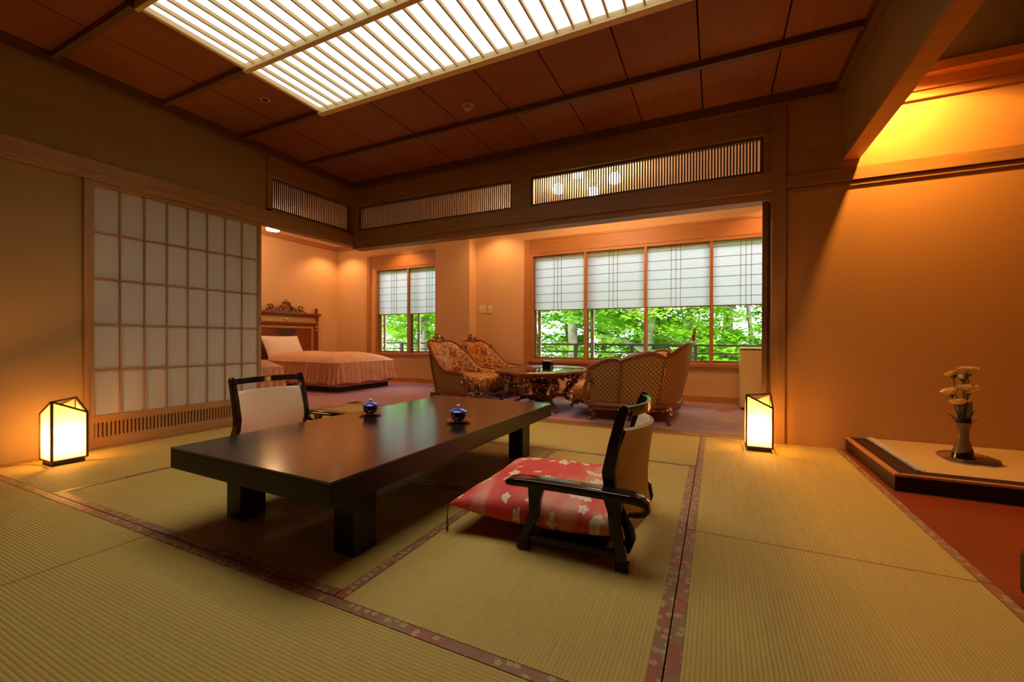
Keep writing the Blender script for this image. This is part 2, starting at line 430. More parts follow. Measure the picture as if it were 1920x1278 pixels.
# ------------------------------------------------------------------ the tatami floor
MATS = [(-.107, .80, 1.875, 3.745, 'y'), (-.107, .80, -.02, 1.875, 'y'), (-1.03, -.107, .92, 2.82, 'y'), (-2.0, -.107, 2.82, 3.745, 'x'),
        (-3.86, -2.0, 2.82, 3.745, 'x'), (-3.86, -2.93, .92, 2.82, 'y'), (-2.93, -1.03, .92, 1.875, 'x'), (-2.93, -1.03, 1.875, 2.82, 'x'),
        (-2.0, -.107, -.02, .92, 'x'), (-3.86, -2.0, -.02, .92, 'x')]
floor = struct('floor', bx(-4.0, 2.7, -1.2, 3.90, -.12, -.045), M['shaft'], 'tatami floor of the main room laid in ten mats', 'floor')
HERI = .033
for x0, x1, y0, y1, d in MATS:
    L, W = (x1-x0, y1-y0) if d == 'x' else (y1-y0, x1-x0)
    L -= .004; W -= .004
    mb = MB(); n = max(8, round((W - 2*HERI) / .0110)); K = 6
    prof = [(-W/2, -.045), (-W/2, -.0022)]
    Wi = W - 2*HERI
    for i in range(n*K + 1):
        yy = -Wi/2 + Wi*i/(n*K); prof.append((yy, -.0016 + .0016*abs(math.sin(PI*i/K))**.5))
    prof += [(W/2, -.0022), (W/2, -.045)]
    mb.grid([[(-L/2, y, z) for y, z in prof], [(L/2, y, z) for y, z in prof]], smooth=True)
    mat = mb.build('tatami_mat', M['tatami'], floor, angle=50)
    mat.location = ((x0+x1)/2, (y0+y1)/2, 0); mat.rotation_euler = (0, 0, 0 if d == 'x' else PI/2)
    for s in (-1, 1):
        yb0, yb1 = sorted((s*W/2, s*(W/2-HERI)))
        bx(-L/2, L/2, yb0, yb1, -.02, .0012).build('border_strip', M['heri'], mat)
bx(-3.96, -3.862, -.02, 3.745, -.05, .002).build('edge_strip', M['hinoki_y'], floor)
bx(.462, .83, 3.742, 3.762, -.05, .002).build('edge_strip', M['hinoki_x'], floor)
thr = struct('trim_1', MB().box(-4.0, .40, 3.746, 3.80, -.05, .003).box(-4.0, .40, 3.808, 3.842, -.05, .003).box(-4.0, .40, 3.850, 3.905, -.05, .003).box(-4.0, .4, 3.80, 3.85, -.05, -.004),
             M['threshold'], 'grooved wooden threshold between tatami and carpet', 'threshold')
struct('trim_2', MB().box(-3.98, -3.90, 2.62, 3.905, -.05, .003), M['hinoki_y'], 'wooden threshold in front of the bedroom opening', 'threshold')
struct('floor_alcove', bx(.802, 2.7, -1.2, 3.80, -.06, -.001), M['karin'], 'polished reddish wooden alcove floor beside the tatami', 'floor')
struct('floor_entry', bx(-4.0, .80, -1.2, -.024, -.06, .0), M['hinoki_x'], 'wooden floor strip along the near end of the room', 'floor')

# ------------------------------------------------------------------ walls of the main room
XL, YB = -3.90, 3.755
NB, NT_ = 1.895, 1.98
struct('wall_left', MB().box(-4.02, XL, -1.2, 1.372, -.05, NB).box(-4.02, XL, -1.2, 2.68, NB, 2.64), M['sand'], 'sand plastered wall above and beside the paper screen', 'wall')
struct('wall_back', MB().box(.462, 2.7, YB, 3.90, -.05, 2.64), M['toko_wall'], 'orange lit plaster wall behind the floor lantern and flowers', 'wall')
struct('wall_front', bx(-4.02, 2.7, -1.3, -1.2, -.05, 2.64), M['sand'], 'plaster wall behind the viewpoint', 'wall')
struct('wall_right', bx(2.7, 2.8, -1.3, 3.90, -.05, 2.64), M['toko_wall'], 'plaster side wall of the alcove', 'wall')
# picture rails and lintels
struct('trim_3', MB().box(-3.90, -3.865, -1.2, 3.735, NB+.02, NT_+.012).box(-3.90, -3.872, -1.2, 1.384, NB-.03, NB+.0195), M['hinoki_y'], 'long wooden picture rail across the screen wall', 'rail', )
struct('trim_4', MB().box(-3.865, .40, 3.735, 3.80, NB, 2.035), M['hinoki_x'], 'deep wooden lintel over the wide opening', 'lintel', )
struct('trim_5', MB().box(-3.90, .38, 3.765, 3.795, 1.835, NB).box(-3.90, .38, 3.803, 3.830, 1.835, NB).box(-3.90, .38, 3.838, 3.865, 1.835, NB).box(-3.90, .38, 3.873, 3.90, 1.835, NB).box(-3.9, .38, 3.79, 3.88, 1.86, NB), M['hinoki_x'], 'grooved head track under the lintel of the wide opening', 'head track')
struct('trim_6', MB().box(-3.98, -3.872, 1.385, 3.90, 1.862, NB+.0195), M['hinoki_y'], 'head track over the paper screen and bedroom opening', 'head track')
struct('trim_7', MB().box(.462, 2.7, 3.728, YB, NB+.004, NT_+.004).box(.462, 2.7, 3.742, YB, NB-.032, NB-.004), M['hinoki_x'], 'wooden picture rail along the orange alcove wall', 'rail')
struct('trim_8', bx(.372, .462, 3.728, 3.90, -.05, 2.56), M['hinoki_z'], 'square wooden post at the right of the wide opening', 'post', .003)
struct('trim_9', bx(-3.925, -3.88, 1.362, 1.388, -.05, 1.90), M['hinoki_z'], 'slim wooden post at the left of the paper screen', 'post')
# fascia around the transoms
struct('trim_10', MB().box(-3.90, .372, 3.75, 3.80, 2.33, 2.64).box(-1.80, -1.60, 3.742, 3.80, 2.03, 2.34).box(-3.90, -3.80, 3.746, 3.80, 2.03, 2.34).box(.318, .372, 3.746, 3.80, 2.03, 2.34), M['hinoki_x'], 'wooden panelling framing the transoms over the wide opening', 'panelling')
struct('trim_11', MB().box(-3.94, -3.885, 2.68, 3.80, 2.34, 2.64).box(-3.94, -3.885, 2.68, 2.72, 1.98, 2.34).box(-3.94, -3.885, 3.72, 3.80, 1.98, 2.34).box(-3.94, -3.885, 2.68, 3.80, 1.98, 2.02), M['hinoki_y'], 'wooden panelling framing the transom beside the sand wall', 'panelling')

# transoms of thin vertical slats, each slat its own piece
slat_me_x = {}
def transom(label, a0, a1, z0, z1, axis, fixed, mat):
    t = thing('transom', label, 'transom', (0, 0, 0), 0, 'slatted transoms over the openings')
    f = MB(); w = .022
    if axis == 'x':
        f.box(a0-w, a1+w, fixed-.012, fixed+.022, z0-w, z0).box(a0-w, a1+w, fixed-.012, fixed+.022, z1, z1+w)
        f.box(a0-w, a0, fixed-.012, fixed+.022, z0, z1).box(a1, a1+w, fixed-.012, fixed+.022, z0, z1)
    else:
        f.box(fixed-.022, fixed+.012, a0-w, a1+w, z0-w, z0).box(fixed-.022, fixed+.012, a0-w, a1+w, z1, z1+w)
        f.box(fixed-.022, fixed+.012, a0-w, a0, z0, z1).box(fixed-.022, fixed+.012, a1, a1+w, z0, z1)
    f.build('frame', mat, t)
    n = int((a1-a0)/.0222); p = (a1-a0)/n
    s = .0056
    o = bx(-s, s, -.0035, .0035, z0-.004, z1+.004).build('slat', M['darkwood'], t)
    for i in range(n-1):
        q = o if i == 0 else o.copy()
        if i: C.objects.link(q)
        q.location = (a0+(i+1)*p, fixed, 0) if axis == 'x' else (fixed, a0+(i+1)*p, 0)
        if axis == 'y': q.rotation_euler = (0, 0, PI/2)
    return t
transom('long slatted wooden transom over the opening, lamps showing through it', -1.58, .296, 2.06, 2.302, 'x', 3.772, M['cedar_x'])
transom('slatted wooden transom over the opening next to the room corner', -3.775, -1.822, 2.06, 2.302, 'x', 3.772, M['cedar_x'])
transom('short slatted transom above the bedroom opening, end of the sand wall', 2.745, 3.70, 2.045, 2.315, 'y', -3.91, M['cedar_y'])

# sliding door edge in the pocket on the right of the opening
d = thing('door_1', 'dark edge of a sliding door standing against the post', 'door', (0, 0, 0), 0, None, 'structure')
bx(.318, .352, 3.80, 3.83, .003, 1.84).build('door_stile', M['cedar_x'], d)
bx(.340, .371, 3.838, 3.865, .003, 1.84).build('door_stile', M['cedar_x'], d)

# ------------------------------------------------------------------ the paper screen with its vent board
sh = thing('shoji_screen', 'large paper screen of forty panes with a slotted vent board below', 'paper screen', (-3.905, 0, 0))
SY0, SY1, SZ0, SZ1 = 1.418, 2.592, .226, 1.832
bx(-.015, .015, 1.390, SY0, .004, 1.862).build('stile', M['hinoki_z'], sh); bx(-.015, .015, SY1, 2.622, .004, 1.862).build('stile', M['hinoki_z'], sh)
bx(-.014, .014, SY0, SY1, SZ1, 1.862).build('rail', M['hinoki_y'], sh); bx(-.014, .014, SY0, SY1, .176, SZ0).build('rail', M['hinoki_y'], sh)
bx(-.014, .014, SY0, SY1, .004, .075).build('rail', M['hinoki_y'], sh)
bx(-.060, -.056, SY0, SY1, .03, .22).build('vent_backing', M['shaft'], sh)
nb = 50
o = bx(-.012, .012, -.0068, .0068, .075, .176).build('vent_bar', M['hinoki_z'], sh)
for i in range(nb):
    q = o if i == 0 else o.copy()
    if i: C.objects.link(q)
    q.location = (0, SY0 + (SY1-SY0)*(i+.5)/nb, 0)
cw, rh = (SY1-SY0)/8, (SZ1-SZ0)/5
for k in range(1, 8): bx(.000, .012, SY0+k*cw-.0045, SY0+k*cw+.0045, SZ0, SZ1).build('upright_bar', M['hinoki_z'], sh)
for k in range(1, 5): bx(.001, .011, SY0, SY1, SZ0+k*rh-.0045, SZ0+k*rh+.0045).build('cross_bar', M['hinoki_y'], sh)
o = bx(-.002, -.0008, -cw/2+.001, cw/2-.001, -rh/2+.001, rh/2-.001).build('paper_pane', M['washi'], sh)
first = True
for i in range(8):
    for j in range(5):
        q = o if first else o.copy()
        if not first: C.objects.link(q)
        first = False
        q.location = (0, SY0+(i+.5)*cw, SZ0+(j+.5)*rh)
bx(.013, .0165, 2.600, 2.612, .90, .97).build('finger_pull', M['darkwood'], sh)

# ------------------------------------------------------------------ ceiling
ZC = 2.60
ceil = struct('ceiling', MB().box(-4.02, .83, -1.3, 3.80, 2.625, 2.70), M['shaft'], 'dark reddish boarded ceiling crossed by wooden battens', 'ceiling')
PX0, PX1, PY0, PY1 = -2.84, -.12, 1.222, 2.402
by = [-1.2, -.62, 0.0, .61, 1.205, 1.815, 2.42, 3.075, 3.75]
bxs = [-3.9, -3.36, -2.895, -2.43, -1.962, -1.495, -1.032, -.568, -.104, .36, .815]
def rect_minus(r, h):
    x0, x1, y0, y1 = r; a0, a1, b0, b1 = h
    if x1 <= a0 or x0 >= a1 or y1 <= b0 or y0 >= b1: return [r]
    if a0 <= x0+.02 and a1 >= x1-.02: return []
    if x0 < a0: return [(x0, a0, y0, y1)]
    return [(a1, x1, y0, y1)]
for j in range(len(by)-1):
    for i in range(len(bxs)-1):
        for r in rect_minus((bxs[i]+.005, bxs[i+1]-.005, by[j], by[j+1]), (PX0-.02, PX1+.02, PY0, PY1)):
            bx(r[0], r[1], r[2], r[3], ZC, ZC+.022).build('ceiling_board', M['board'], ceil)
for y in by[1:-1]:
    if PY0-.03 < y < PY1+.03:
        bx(-3.9, PX0-.02, y-.018, y+.018, ZC-.04, ZC+.01).build('batten', M['cedar_x'], ceil)
        bx(PX1+.02, .815, y-.018, y+.018, ZC-.04, ZC+.01).build('batten', M['cedar_x'], ceil)
    else:
        bx(-3.9, .815, y-.018, y+.018, ZC-.04, ZC+.01).build('batten', M['cedar_x'], ceil)
struct('trim_12', MB().box(-3.90, -3.845, -1.2, 3.755, 2.525, ZC+.01), M['cedar_y'], 'dark ceiling moulding above the sand wall', 'moulding')
struct('trim_13', MB().box(-3.845, .815, 3.70, 3.755, 2.525, ZC+.01), M['cedar_x'], 'dark ceiling moulding above the transoms', 'moulding')
struct('trim_14', MB().box(.755, .812, -1.2, 3.70, 2.53, ZC+.01), M['cedar_y'], 'dark ceiling moulding against the alcove beam', 'moulding')
struct('beam', MB().box(.812, .898, -1.2, 3.755, 2.085, 2.64), M['sand'], 'deep dropped beam between main room and alcove', 'beam')
struct('trim_15', MB().box(.806, .904, -1.2, 3.755, 2.05, 2.085), M['red_trim_x'], 'reddish wooden edge under the alcove beam', 'trim')
# alcove ceiling with its edge board and mouldings
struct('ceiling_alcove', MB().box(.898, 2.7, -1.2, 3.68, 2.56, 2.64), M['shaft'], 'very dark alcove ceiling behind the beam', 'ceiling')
struct('trim_16', MB().box(.898, 2.7, 3.64, 3.755, 2.50, 2.575), M['red_trim_x'], 'reddish edge board of the alcove ceiling', 'trim')
struct('trim_17', MB().box(.898, 2.7, 3.715, 3.755, 2.43, 2.50).box(.898, 2.7, 3.73, 3.755, 2.378, 2.426), M['red_trim_x'], 'two stepped mouldings at the top of the orange wall', 'moulding')

# luminous ceiling panel
lp = thing('ceiling_light', 'long luminous ceiling panel of pale paper behind closely set slats', 'ceiling light')
fr = .026
for (a, b) in ((PY0, 1.797), (1.833, PY1)):
    bx(PX0+.005, PX1-.005, a+.002, b-.002, ZC-.002, ZC+.006).build('light_sheet', M['panel'], lp)
for y, w in ((PY0-.002, .024), (1.815, .034), (PY1+.014, .05)):
    bx(PX0-fr, PX1+fr, y-w/2, y+w/2, ZC-.045, ZC+.012).build('frame_rail', M['lightwood_x'], lp, .003)
for x in (PX0-fr/2, PX1+fr/2):
    bx(x-fr/2, x+fr/2, PY0, PY1, ZC-.03, ZC+.012).build('frame_rail', M['lightwood_y'], lp, .003)
o = None
for (a, b) in ((PY0+.008, 1.80), (1.83, PY1-.008)):
    x = PX0 + .085
    while x < PX1 - .04:
        if o is None:
            o = q = bx(-.0055, .0055, -.285, .285, -.024, -.003).build('slat', M['lightwood_y'], lp)
        else:
            q = o.copy(); C.objects.link(q)
        q.location = (x, (a+b)/2, ZC); x += .1

for (a, b) in ((PY0, 1.797), (1.833, PY1)):
    l = lamp('panel_light', 'AREA', ((PX0+PX1)/2, (a+b)/2, ZC-.03), PANEL_W, (1.0, .89, .68), lp, shape='RECTANGLE', size=PX1-PX0-.05, size_y=b-a-.04, spread=math.radians(125))
# smoke detector and small recessed spot
sd = thing('smoke_detector', 'round smoke detector on the ceiling near the luminous panel', 'smoke detector', (-1.753, 2.85, ZC))
MB().lathe([(0, 0), (.052, 0), (.052, -.014), (.044, -.022), (0, -.022)], 24).build('base', M['plastic'], sd)
MB().lathe([(0, -.02), (.028, -.02), (.028, -.04), (.02, -.048), (0, -.048)], 20).build('sensor_cap', M['plastic'], sd)
sp_ = thing('ceiling_sprinkler', 'small round ceiling fitting beside the end of the luminous panel', 'ceiling fitting', (-3.122, 2.132, ZC))
MB().lathe([(.022, .0), (.038, .0), (.038, -.006), (.022, -.006), (.022, .0)], 20).build('ring', M['plastic'], sp_)
MB().lathe([(0, -.002), (.022, -.002), (.018, -.012), (0, -.012)], 16).build('plug', M['darkwood'], sp_)

# ------------------------------------------------------------------ concealed alcove lamp
al = thing('alcove_lamp', 'concealed warm lamp under the alcove ceiling behind the beam', 'lamp', (1.04, 3.43, 2.56))
MB().lathe([(0, 0), (.05, 0), (.05, -.045), (.044, -.045), (.044, -.01), (0, -.01)], 20).build('shade_ring', M['metal'], al)
MB().ball((0, 0, -.03), .022).build('bulb', M['bulb'], al)
l = lamp('alcove_lamp_light', 'SPOT', (0, 0, -.05), TOKO_W*4, (1.0, .45, .085), al, .03, spot_size=math.radians(165), spot_blend=.25)

# ------------------------------------------------------------------ the low table
TX0, TX1, TY0, TY1, TZ = -1.965, -1.040, .942, 2.765, .330
tb = thing('low_table', 'wide low black lacquer dining table on square legs', 'table', ((TX0+TX1)/2, (TY0+TY1)/2+.004, 0), math.radians(-1.4))
hx, hy = (TX1-TX0)/2, (TY1-TY0)/2
bx(-hx, hx, -hy, hy, TZ-.007, TZ).build('tabletop', M['lacquer_satin'], tb, .0015)
bx(-hx+.0005, hx-.0005, -hy+.0005, hy-.0005, TZ-.083, TZ-.0072).build('apron', M['lacquer_soft'], tb, .003)
for sx in (-1, 1):
    for sy in (-1, 1):
        cx, cyy = sx*(hx-.135), sy*(hy-.225)
        bx(cx-.05, cx+.05, cyy-.055, cyy+.055, .0015, TZ-.082).build('leg', M['lacquer_soft'], tb, .004)

# ------------------------------------------------------------------ legless-style chairs with arms (front is local -x)
def make_zaisu(label):
    z = thing('zaisu_chair', label, 'chair', (0, 0, 0), 0, 'low floor chairs at the table')
    for s in (-1, 1):
        y = s*.226
        MB().bar([(-.15, y, .012), (.06, y, .012), (.135, y, .020), (.175, y, .048), (.188, y, .085), (.180, y, .125), (.150, y, .18), (.118, y, .24), (.110, y, .30), (.130, y, .40), (.152, y, .49), (.166, y, .528), (.171, y, .540)],
                 [.028]*11+[.026, .016], [.020, .022, .028, .034, .036, .036, .038, .042, .044, .040, .036, .034, .02], (-1, 0, .8)).build('back_post', M['lacquer'], z, .004)
    def arc(n, x0, sag, hw, zz): return [(x0 + sag*(1-(2*i/n-1)**2), -hw+2*hw*i/n, zz) for i in range(n+1)]
    MB().bar(arc(10, .158, .055, .222, .515), .016, .036, (0, 0, 1)).build('top_rail', M['lacquer'], z, .003)
    n = 14
    prof = [(.165, .10, .03), (.130, .175, .06), (.104, .262, .085), (.110, .33, .085), (.130, .40, .075), (.142, .438, .066), (.146, .452, .064), (.154, .456, .064)]
    front = [[(x+sag*(1-(2*i/n-1)**2), -.212+.424*i/n, zz) for i in range(n+1)] for x, zz, sag in prof]
    back = [[(x+.022, y, zz-.002) for x, y, zz in r] for r in front[:-1]]
    MB().grid(front + list(reversed(back)) + [front[0]]).build('back_pad', M['cream'], z, angle=50)
    bx(-.16, .10, -.21, .21, .006, .022).build('seat_board', M['lacquer_soft'], z, .003)
    return z
def make_armstand(label):
    z = thing('armrest_stand', label, 'armrest', (0, 0, 0), 0, 'lacquer armrests beside the floor chairs')
    pts = [(-.268, 0, .229), (-.262, 0, .234), (-.245, 0, .239), (-.215, 0, .243), (-.15, 0, .246), (0, 0, .247), (.14, 0, .246), (.19, 0, .245), (.222, 0, .240), (.243, 0, .228), (.248, 0, .212), (.238, 0, .197), (.215, 0, .188), (.185, 0, .184)]
    MB().tube(pts, [.012, .021, .028, .031, .032, .032, .032, .031, .028, .023, .019, .016, .014, .010], 20, True, .50, 1.12, None, .42).build('arm_board', M['lacquer'], z, angle=60)
    for x0, x1, sg in ((-.190, -.150, -1), (.168, .140, 1)):
        MB().bar([(x0, -.014, .02), (x0*.97, -.012, .06), (x1+.002*sg, -.006, .13), (x1, -.004, .19), (x1-.006*sg, -.003, .236)], .028, [.036, .034, .036, .046, .064], (1, 0, 0)).build('leg', M['lacquer'], z, .003)
        bx(x0-.023, x0+.023, -.031, .003, .0015, .030).build('foot', M['lacquer'], z, .003)
    MB().bar([(-.185, -.013, .045), (.163, -.013, .045)], .014, .02).build('stretcher', M['lacquer'], z)
    return z
za = make_zaisu('low black lacquer chair seen from the side, red cushion in it')
za.location = (-.452, 1.735, 0)
zb = dup(za, (-2.385, 1.765, 0), PI, 'low black lacquer chair with cream back between table and paper screen')
aa = make_armstand('black lacquer armrest in front of the red cushion, reflecting the window')
aa.location = (-.447, 1.455, 0)
ab = dup(aa, (-2.44, 2.16, 0), PI, 'black lacquer armrest partly hidden behind the table edge')

def make_cushion(label, loc, rz):
    c = thing('floor_cushion', label, 'cushion', loc, rz, 'blossom patterned floor cushions')
    n = 26; S = .335
    def pt(u, v, top):
        pin = 1 - .10*(1-u**4)*0 
        x = u*S*(1 - .085*(1-abs(v)**2.0)*abs(u)**1.5); y = v*S*(1 - .085*(1-abs(u)**2.0)*abs(v)**1.5)
        e = max(0, (1-abs(u)**2.2)*(1-abs(v)**2.2))
        th = e**.42
        zz = (.112*th if top else -.068*th)
        edge = .020*(abs(u*v))**2
        wr = (.005*math.sin(9*u+4*v) + .004*math.sin(14*(u-v)))*th
        return (x, y, .070 + zz + edge + (wr if top else 0))
    us = [-math.cos(PI*i/n) for i in range(n+1)]
    mb = MB(); mb.grid([[pt(u, v, True) for v in us] for u in us]); mb.grid([[pt(u, v, False) for v in us] for u in us])
    mb.build('cover', M['zabuton'], c, angle=80)
    for sx in (-1, 1):
        for sy in (-1, 1):
            a = (sx*S*.995, sy*S*.995, .088)
            MB().tube([a, (a[0]+sx*.006, a[1]+sy*.004, .08), (a[0]+sx*.008, a[1]+sy*.006, .045), (a[0]+sx*.008, a[1]+sy*.006, .02), (a[0]+sx*.009, a[1]+sy*.006, -.018)], [.0025, .0022, .0022, .004, .006], 6).build('tassel', M['red_cord'], c)
    return c
ca = make_cushion('red blossom cushion seen in full under the nearer armrest', (-.635, 1.775, .024), 0.03)
cb = dup(ca, (-2.24, 1.755, .024), PI-.02, 'red blossom cushion mostly hidden behind the table edge')

# ------------------------------------------------------------------ lidded tea cups on saucers
def make_cup(label, loc, rz):
    c = thing('tea_cup', label, 'tea cup', loc, rz, 'lidded tea cups on the table')
    MB().lathe([(0, .006), (.020, .006), (.022, .010), (.032, .016), (.039, .030), (.041, .048), (.0415, .056), (.039, .056), (.038, .03), (0, .02)], 32).build('bowl', M['porcelain'], c)
    l = MB().lathe([(.047, .054), (.048, .057), (.044, .0605), (.034, .066), (.020, .071), (.008, .073), (0, .073)], 32).build('lid', M['porcelain_lid'], c)
    MB().lathe([(.005, .072), (.0045, .078), (.0085, .083), (.009, .088), (.006, .092), (0, .093)], 16).build('knob', M['white_glaze'], l)
    bm = MB()
    for k in range(5):
        a = 2*PI*k/5
        bm.ball((.030+.0065*math.cos(a), -.016+.0065*math.sin(a), .0672-.006*math.cos(a)*.4), .005, 8, (1, 1, .35))
    bm.build('blossom_mark', M['white_glaze'], l)
    return c
def make_saucer(label, loc):
    s = thing('saucer', label, 'saucer', loc, 0, 'saucers under the tea cups')
    MB().lathe([(0, 0), (.030, 0), (.032, .003), (.062, .009), (.064, .0115), (.060, .0115), (.034, .006), (0, .006)], 36).build('dish', M['saucer'], s)
    return s
cup = make_cup('blue lidded tea cup standing closer to the paper screen', (-1.815, 1.885, TZ), .5)
sc_ = make_saucer('red saucer under the cup closer to the paper screen', (-1.815, 1.885, TZ+.0002))
dup(cup, (-1.24, 1.93, TZ), .2, 'blue lidded tea cup on the side of the cushioned chair in view')
dup(sc_, (-1.24, 1.93, TZ+.0002), 0, 'red saucer under the cup beside the bright table edge')

# ------------------------------------------------------------------ floor lanterns
def make_lantern(label, x, y, flip):
    """square lantern; two opposite corner posts tall, two short; ridge bar between the tall ones"""
    t = thing('floor_lantern', label, 'lantern', (x, y, 0), 0, 'lit paper floor lanterns')
    S = .158; hi, lo = .388, .306; r = .0055
    # corners: near tall, then around
    P = [(0, 0, hi), (S*flip, 0, lo), (S*flip, S, hi), (0, S, lo)]
    b = MB()
    x0, x1 = sorted((.006*flip, (S-.006)*flip))
    b.box(x0, x1, .006, S-.006, .0015, .026); b.build('base', M['lacquer_soft'], t, .002)
    for px, py, h in P: bx(px-r, px+r, py-r, py+r, .0265, h+r).build('post', M['darkwood'], t)
    for i in range(4):
        a, c = P[i], P[(i+1) % 4]
        MB().bar([(a[0], a[1], a[2]), (c[0], c[1], c[2])], .011, .011).build('top_rail', M['darkwood'], t)
        MB().bar([(a[0], a[1], .0305), (c[0], c[1], .0305)], .0085, .0085).build('bottom_rail', M['darkwood'], t)
        q = MB(); q.add([(a[0], a[1], .034), (c[0], c[1], .034), (c[0], c[1], c[2]-.003), (a[0], a[1], a[2]-.003)], [(0, 1, 2, 3)])
        q.build('paper_pane', M['lantern_paper'], t)
    MB().bar([P[0], P[2]], .010, .010).build('ridge_bar', M['darkwood'], t)
    cx, cyy = S*flip/2, S/2
    MB().lathe([(0, .026), (.02, .026), (.02, .06), (0, .06)], 12, (cx, cyy, 0)).build('socket', M['lacquer_soft'], t)
    MB().ball((cx, cyy, .105), .026, 14, (1, 1, 1.25)).build('bulb', M['bulb'], t)
    lamp('lantern_light', 'POINT', (cx, cyy, .155), LANTERN_W, (1.0, .42, .065), t, .022)
    return t
make_lantern('lit paper floor lantern beside the paper screen', -3.562, 1.106, -1)
make_lantern('lit paper floor lantern beside the wooden post', .193, 3.398, 1)

# ------------------------------------------------------------------ alcove platform, matting, vase, flowers
pf = thing('alcove_platform', 'low black lacquer alcove platform with a thin reddish top edge', 'platform', (0, 0, 0))
bx(.834, 2.69, 2.834, 3.754, .0, .074).build('body', M['lacquer_soft'], pf)
MB().box(.830, 2.69, 2.830, 2.856, .0745, .087).build('front_edge', M['red_trim_x'], pf, .002)
MB().box(.830, .856, 2.8565, 3.754, .0745, .087).build('side_edge', M['red_trim_x'], pf, .002)
bx(.8565, 2.69, 2.8565, 3.754, .0745, .0865).build('deck', M['deck'], pf)
am = thing('alcove_mat', 'tan woven mat with a white braided edge on the alcove platform', 'mat', (0, 0, 0))
MAX0, MAY0 = .965, 2.915
bx(MAX0, 2.68, MAY0, 3.750, .0868, .092).build('matting', M['alcove_mat'], am, .0015)
fb = MB(); k = 0; y = MAY0+.01
while y < 3.745:
    fb.tube([(MAX0+.012, y, .094), (MAX0-.004, y+.006, .095), (MAX0-.020, y+.014, .0915)], .0042, 6)
    fb.tube([(MAX0+.026, y+.012, .094), (MAX0+.01, y+.016, .096), (MAX0-.002, y+.026, .0945)], .0036, 6); y += .031
fo = fb.build('braided_edge', M['fringe'], am); fo['kind'] = 'stuff'
VX, VY = 1.265, 3.285
tr = thing('wooden_tray', 'brown angular wooden tray under the flower vase', 'tray', (VX+.04, VY+.05, .0922))
oct_ = [(.075, -.118), (.118, -.05), (.108, .06), (.06, .125), (-.05, .14), (-.115, .07), (-.12, -.05), (-.06, -.115)]
MB().prism(oct_, 0, .012).build('board', M['tray'], tr, .003)
rimp = MB(); n = len(oct_)
rimp.tube([(x*.965, y*.965, .0135) for x, y in oct_ + [oct_[0], oct_[1]]], .005, 6, False); rimp.build('rim', M['tray'], tr)
ZT = .0922 + .0125
vz = thing('flower_vase', 'slim waisted pottery vase, olive above a black slanted foot', 'vase', (VX, VY, ZT))
VH = .205
prof = [(.050, 0), (.050, .004), (.046, .03), (.037, .065), (.028, .10), (.0235, .13), (.0250, .155), (.031, .185), (.037, .205)]
def vr(z):
    for (r0, z0), (r1, z1) in zip(prof, prof[1:]):
        if z0 <= z <= z1: return r0 + (r1-r0)*(z-z0)/max(1e-6, z1-z0)
    return prof[-1][0]
n = 32
def cut(a): return .052 + .020*math.cos(a-.35)
lo = MB(); lo.grid([[(vr(cut(2*PI*k/n)*i/6)*math.cos(2*PI*k/n), vr(cut(2*PI*k/n)*i/6)*math.sin(2*PI*k/n), cut(2*PI*k/n)*i/6) for k in range(n)] for i in range(7)], closed=True)
lo.add([(.05*math.cos(2*PI*k/n), .05*math.sin(2*PI*k/n), 0) for k in range(n)], [tuple(range(n))])
lo.build('black_foot', M['vase_black'], vz)
hi_ = MB(); hi_.grid([[(vr(zz)*math.cos(a), vr(zz)*math.sin(a), zz) for a, zz in [(2*PI*k/n, cut(2*PI*k/n)+(VH-cut(2*PI*k/n))*i/12) for k in range(n)]] for i in range(13)] +
                     [[((.036-.012*j)*math.cos(2*PI*k/n), (.036-.012*j)*math.sin(2*PI*k/n), VH-.002-.05*j) for k in range(n)] for j in range(2)], closed=True)
hi_.build('body', M['vase'], vz)
def blossom(mb, c, R, tilt, seed):
    rnd = random.Random(seed); T = Matrix.Rotation(tilt[0], 3, 'X') @ Matrix.Rotation(tilt[1], 3, 'Y')
    for ring, (np_, rr, hh, op) in enumerate(((4, .30, 1.15, .05), (5, .52, 1.15, .12), (6, .76, 1.12, .25), (7, .98, 1.05, .55))):
        for k in range(np_):
            a0 = 2*PI*(k + .5*ring + rnd.uniform(-.1, .1))/np_; rows = []
            for i in range(5):
                v = i/4; row = []
                for j in range(5):
                    u = (j/4-.5)*2
                    a = a0 + u*(.62 if ring else .7)*(.55+.45*math.sin(PI*min(1, v*.8+.1)))
                    rad = R*rr*(v**.7)*(1-.05*u*u) + R*.03*math.sin(7*u+seed+k)*v
                    zz = R*(hh*.75*v**1.5 - op*.30*v**3 - .07*u*u*v) + R*.02*rnd.uniform(-1, 1)*v
                    row.append(Vector(c) + T @ Vector((rad*math.cos(a), rad*math.sin(a), zz)))
                rows.append(row)
            mb.grid(rows)
    mb.ball((c[0], c[1], c[2]+R*.28), R*.42, 10)
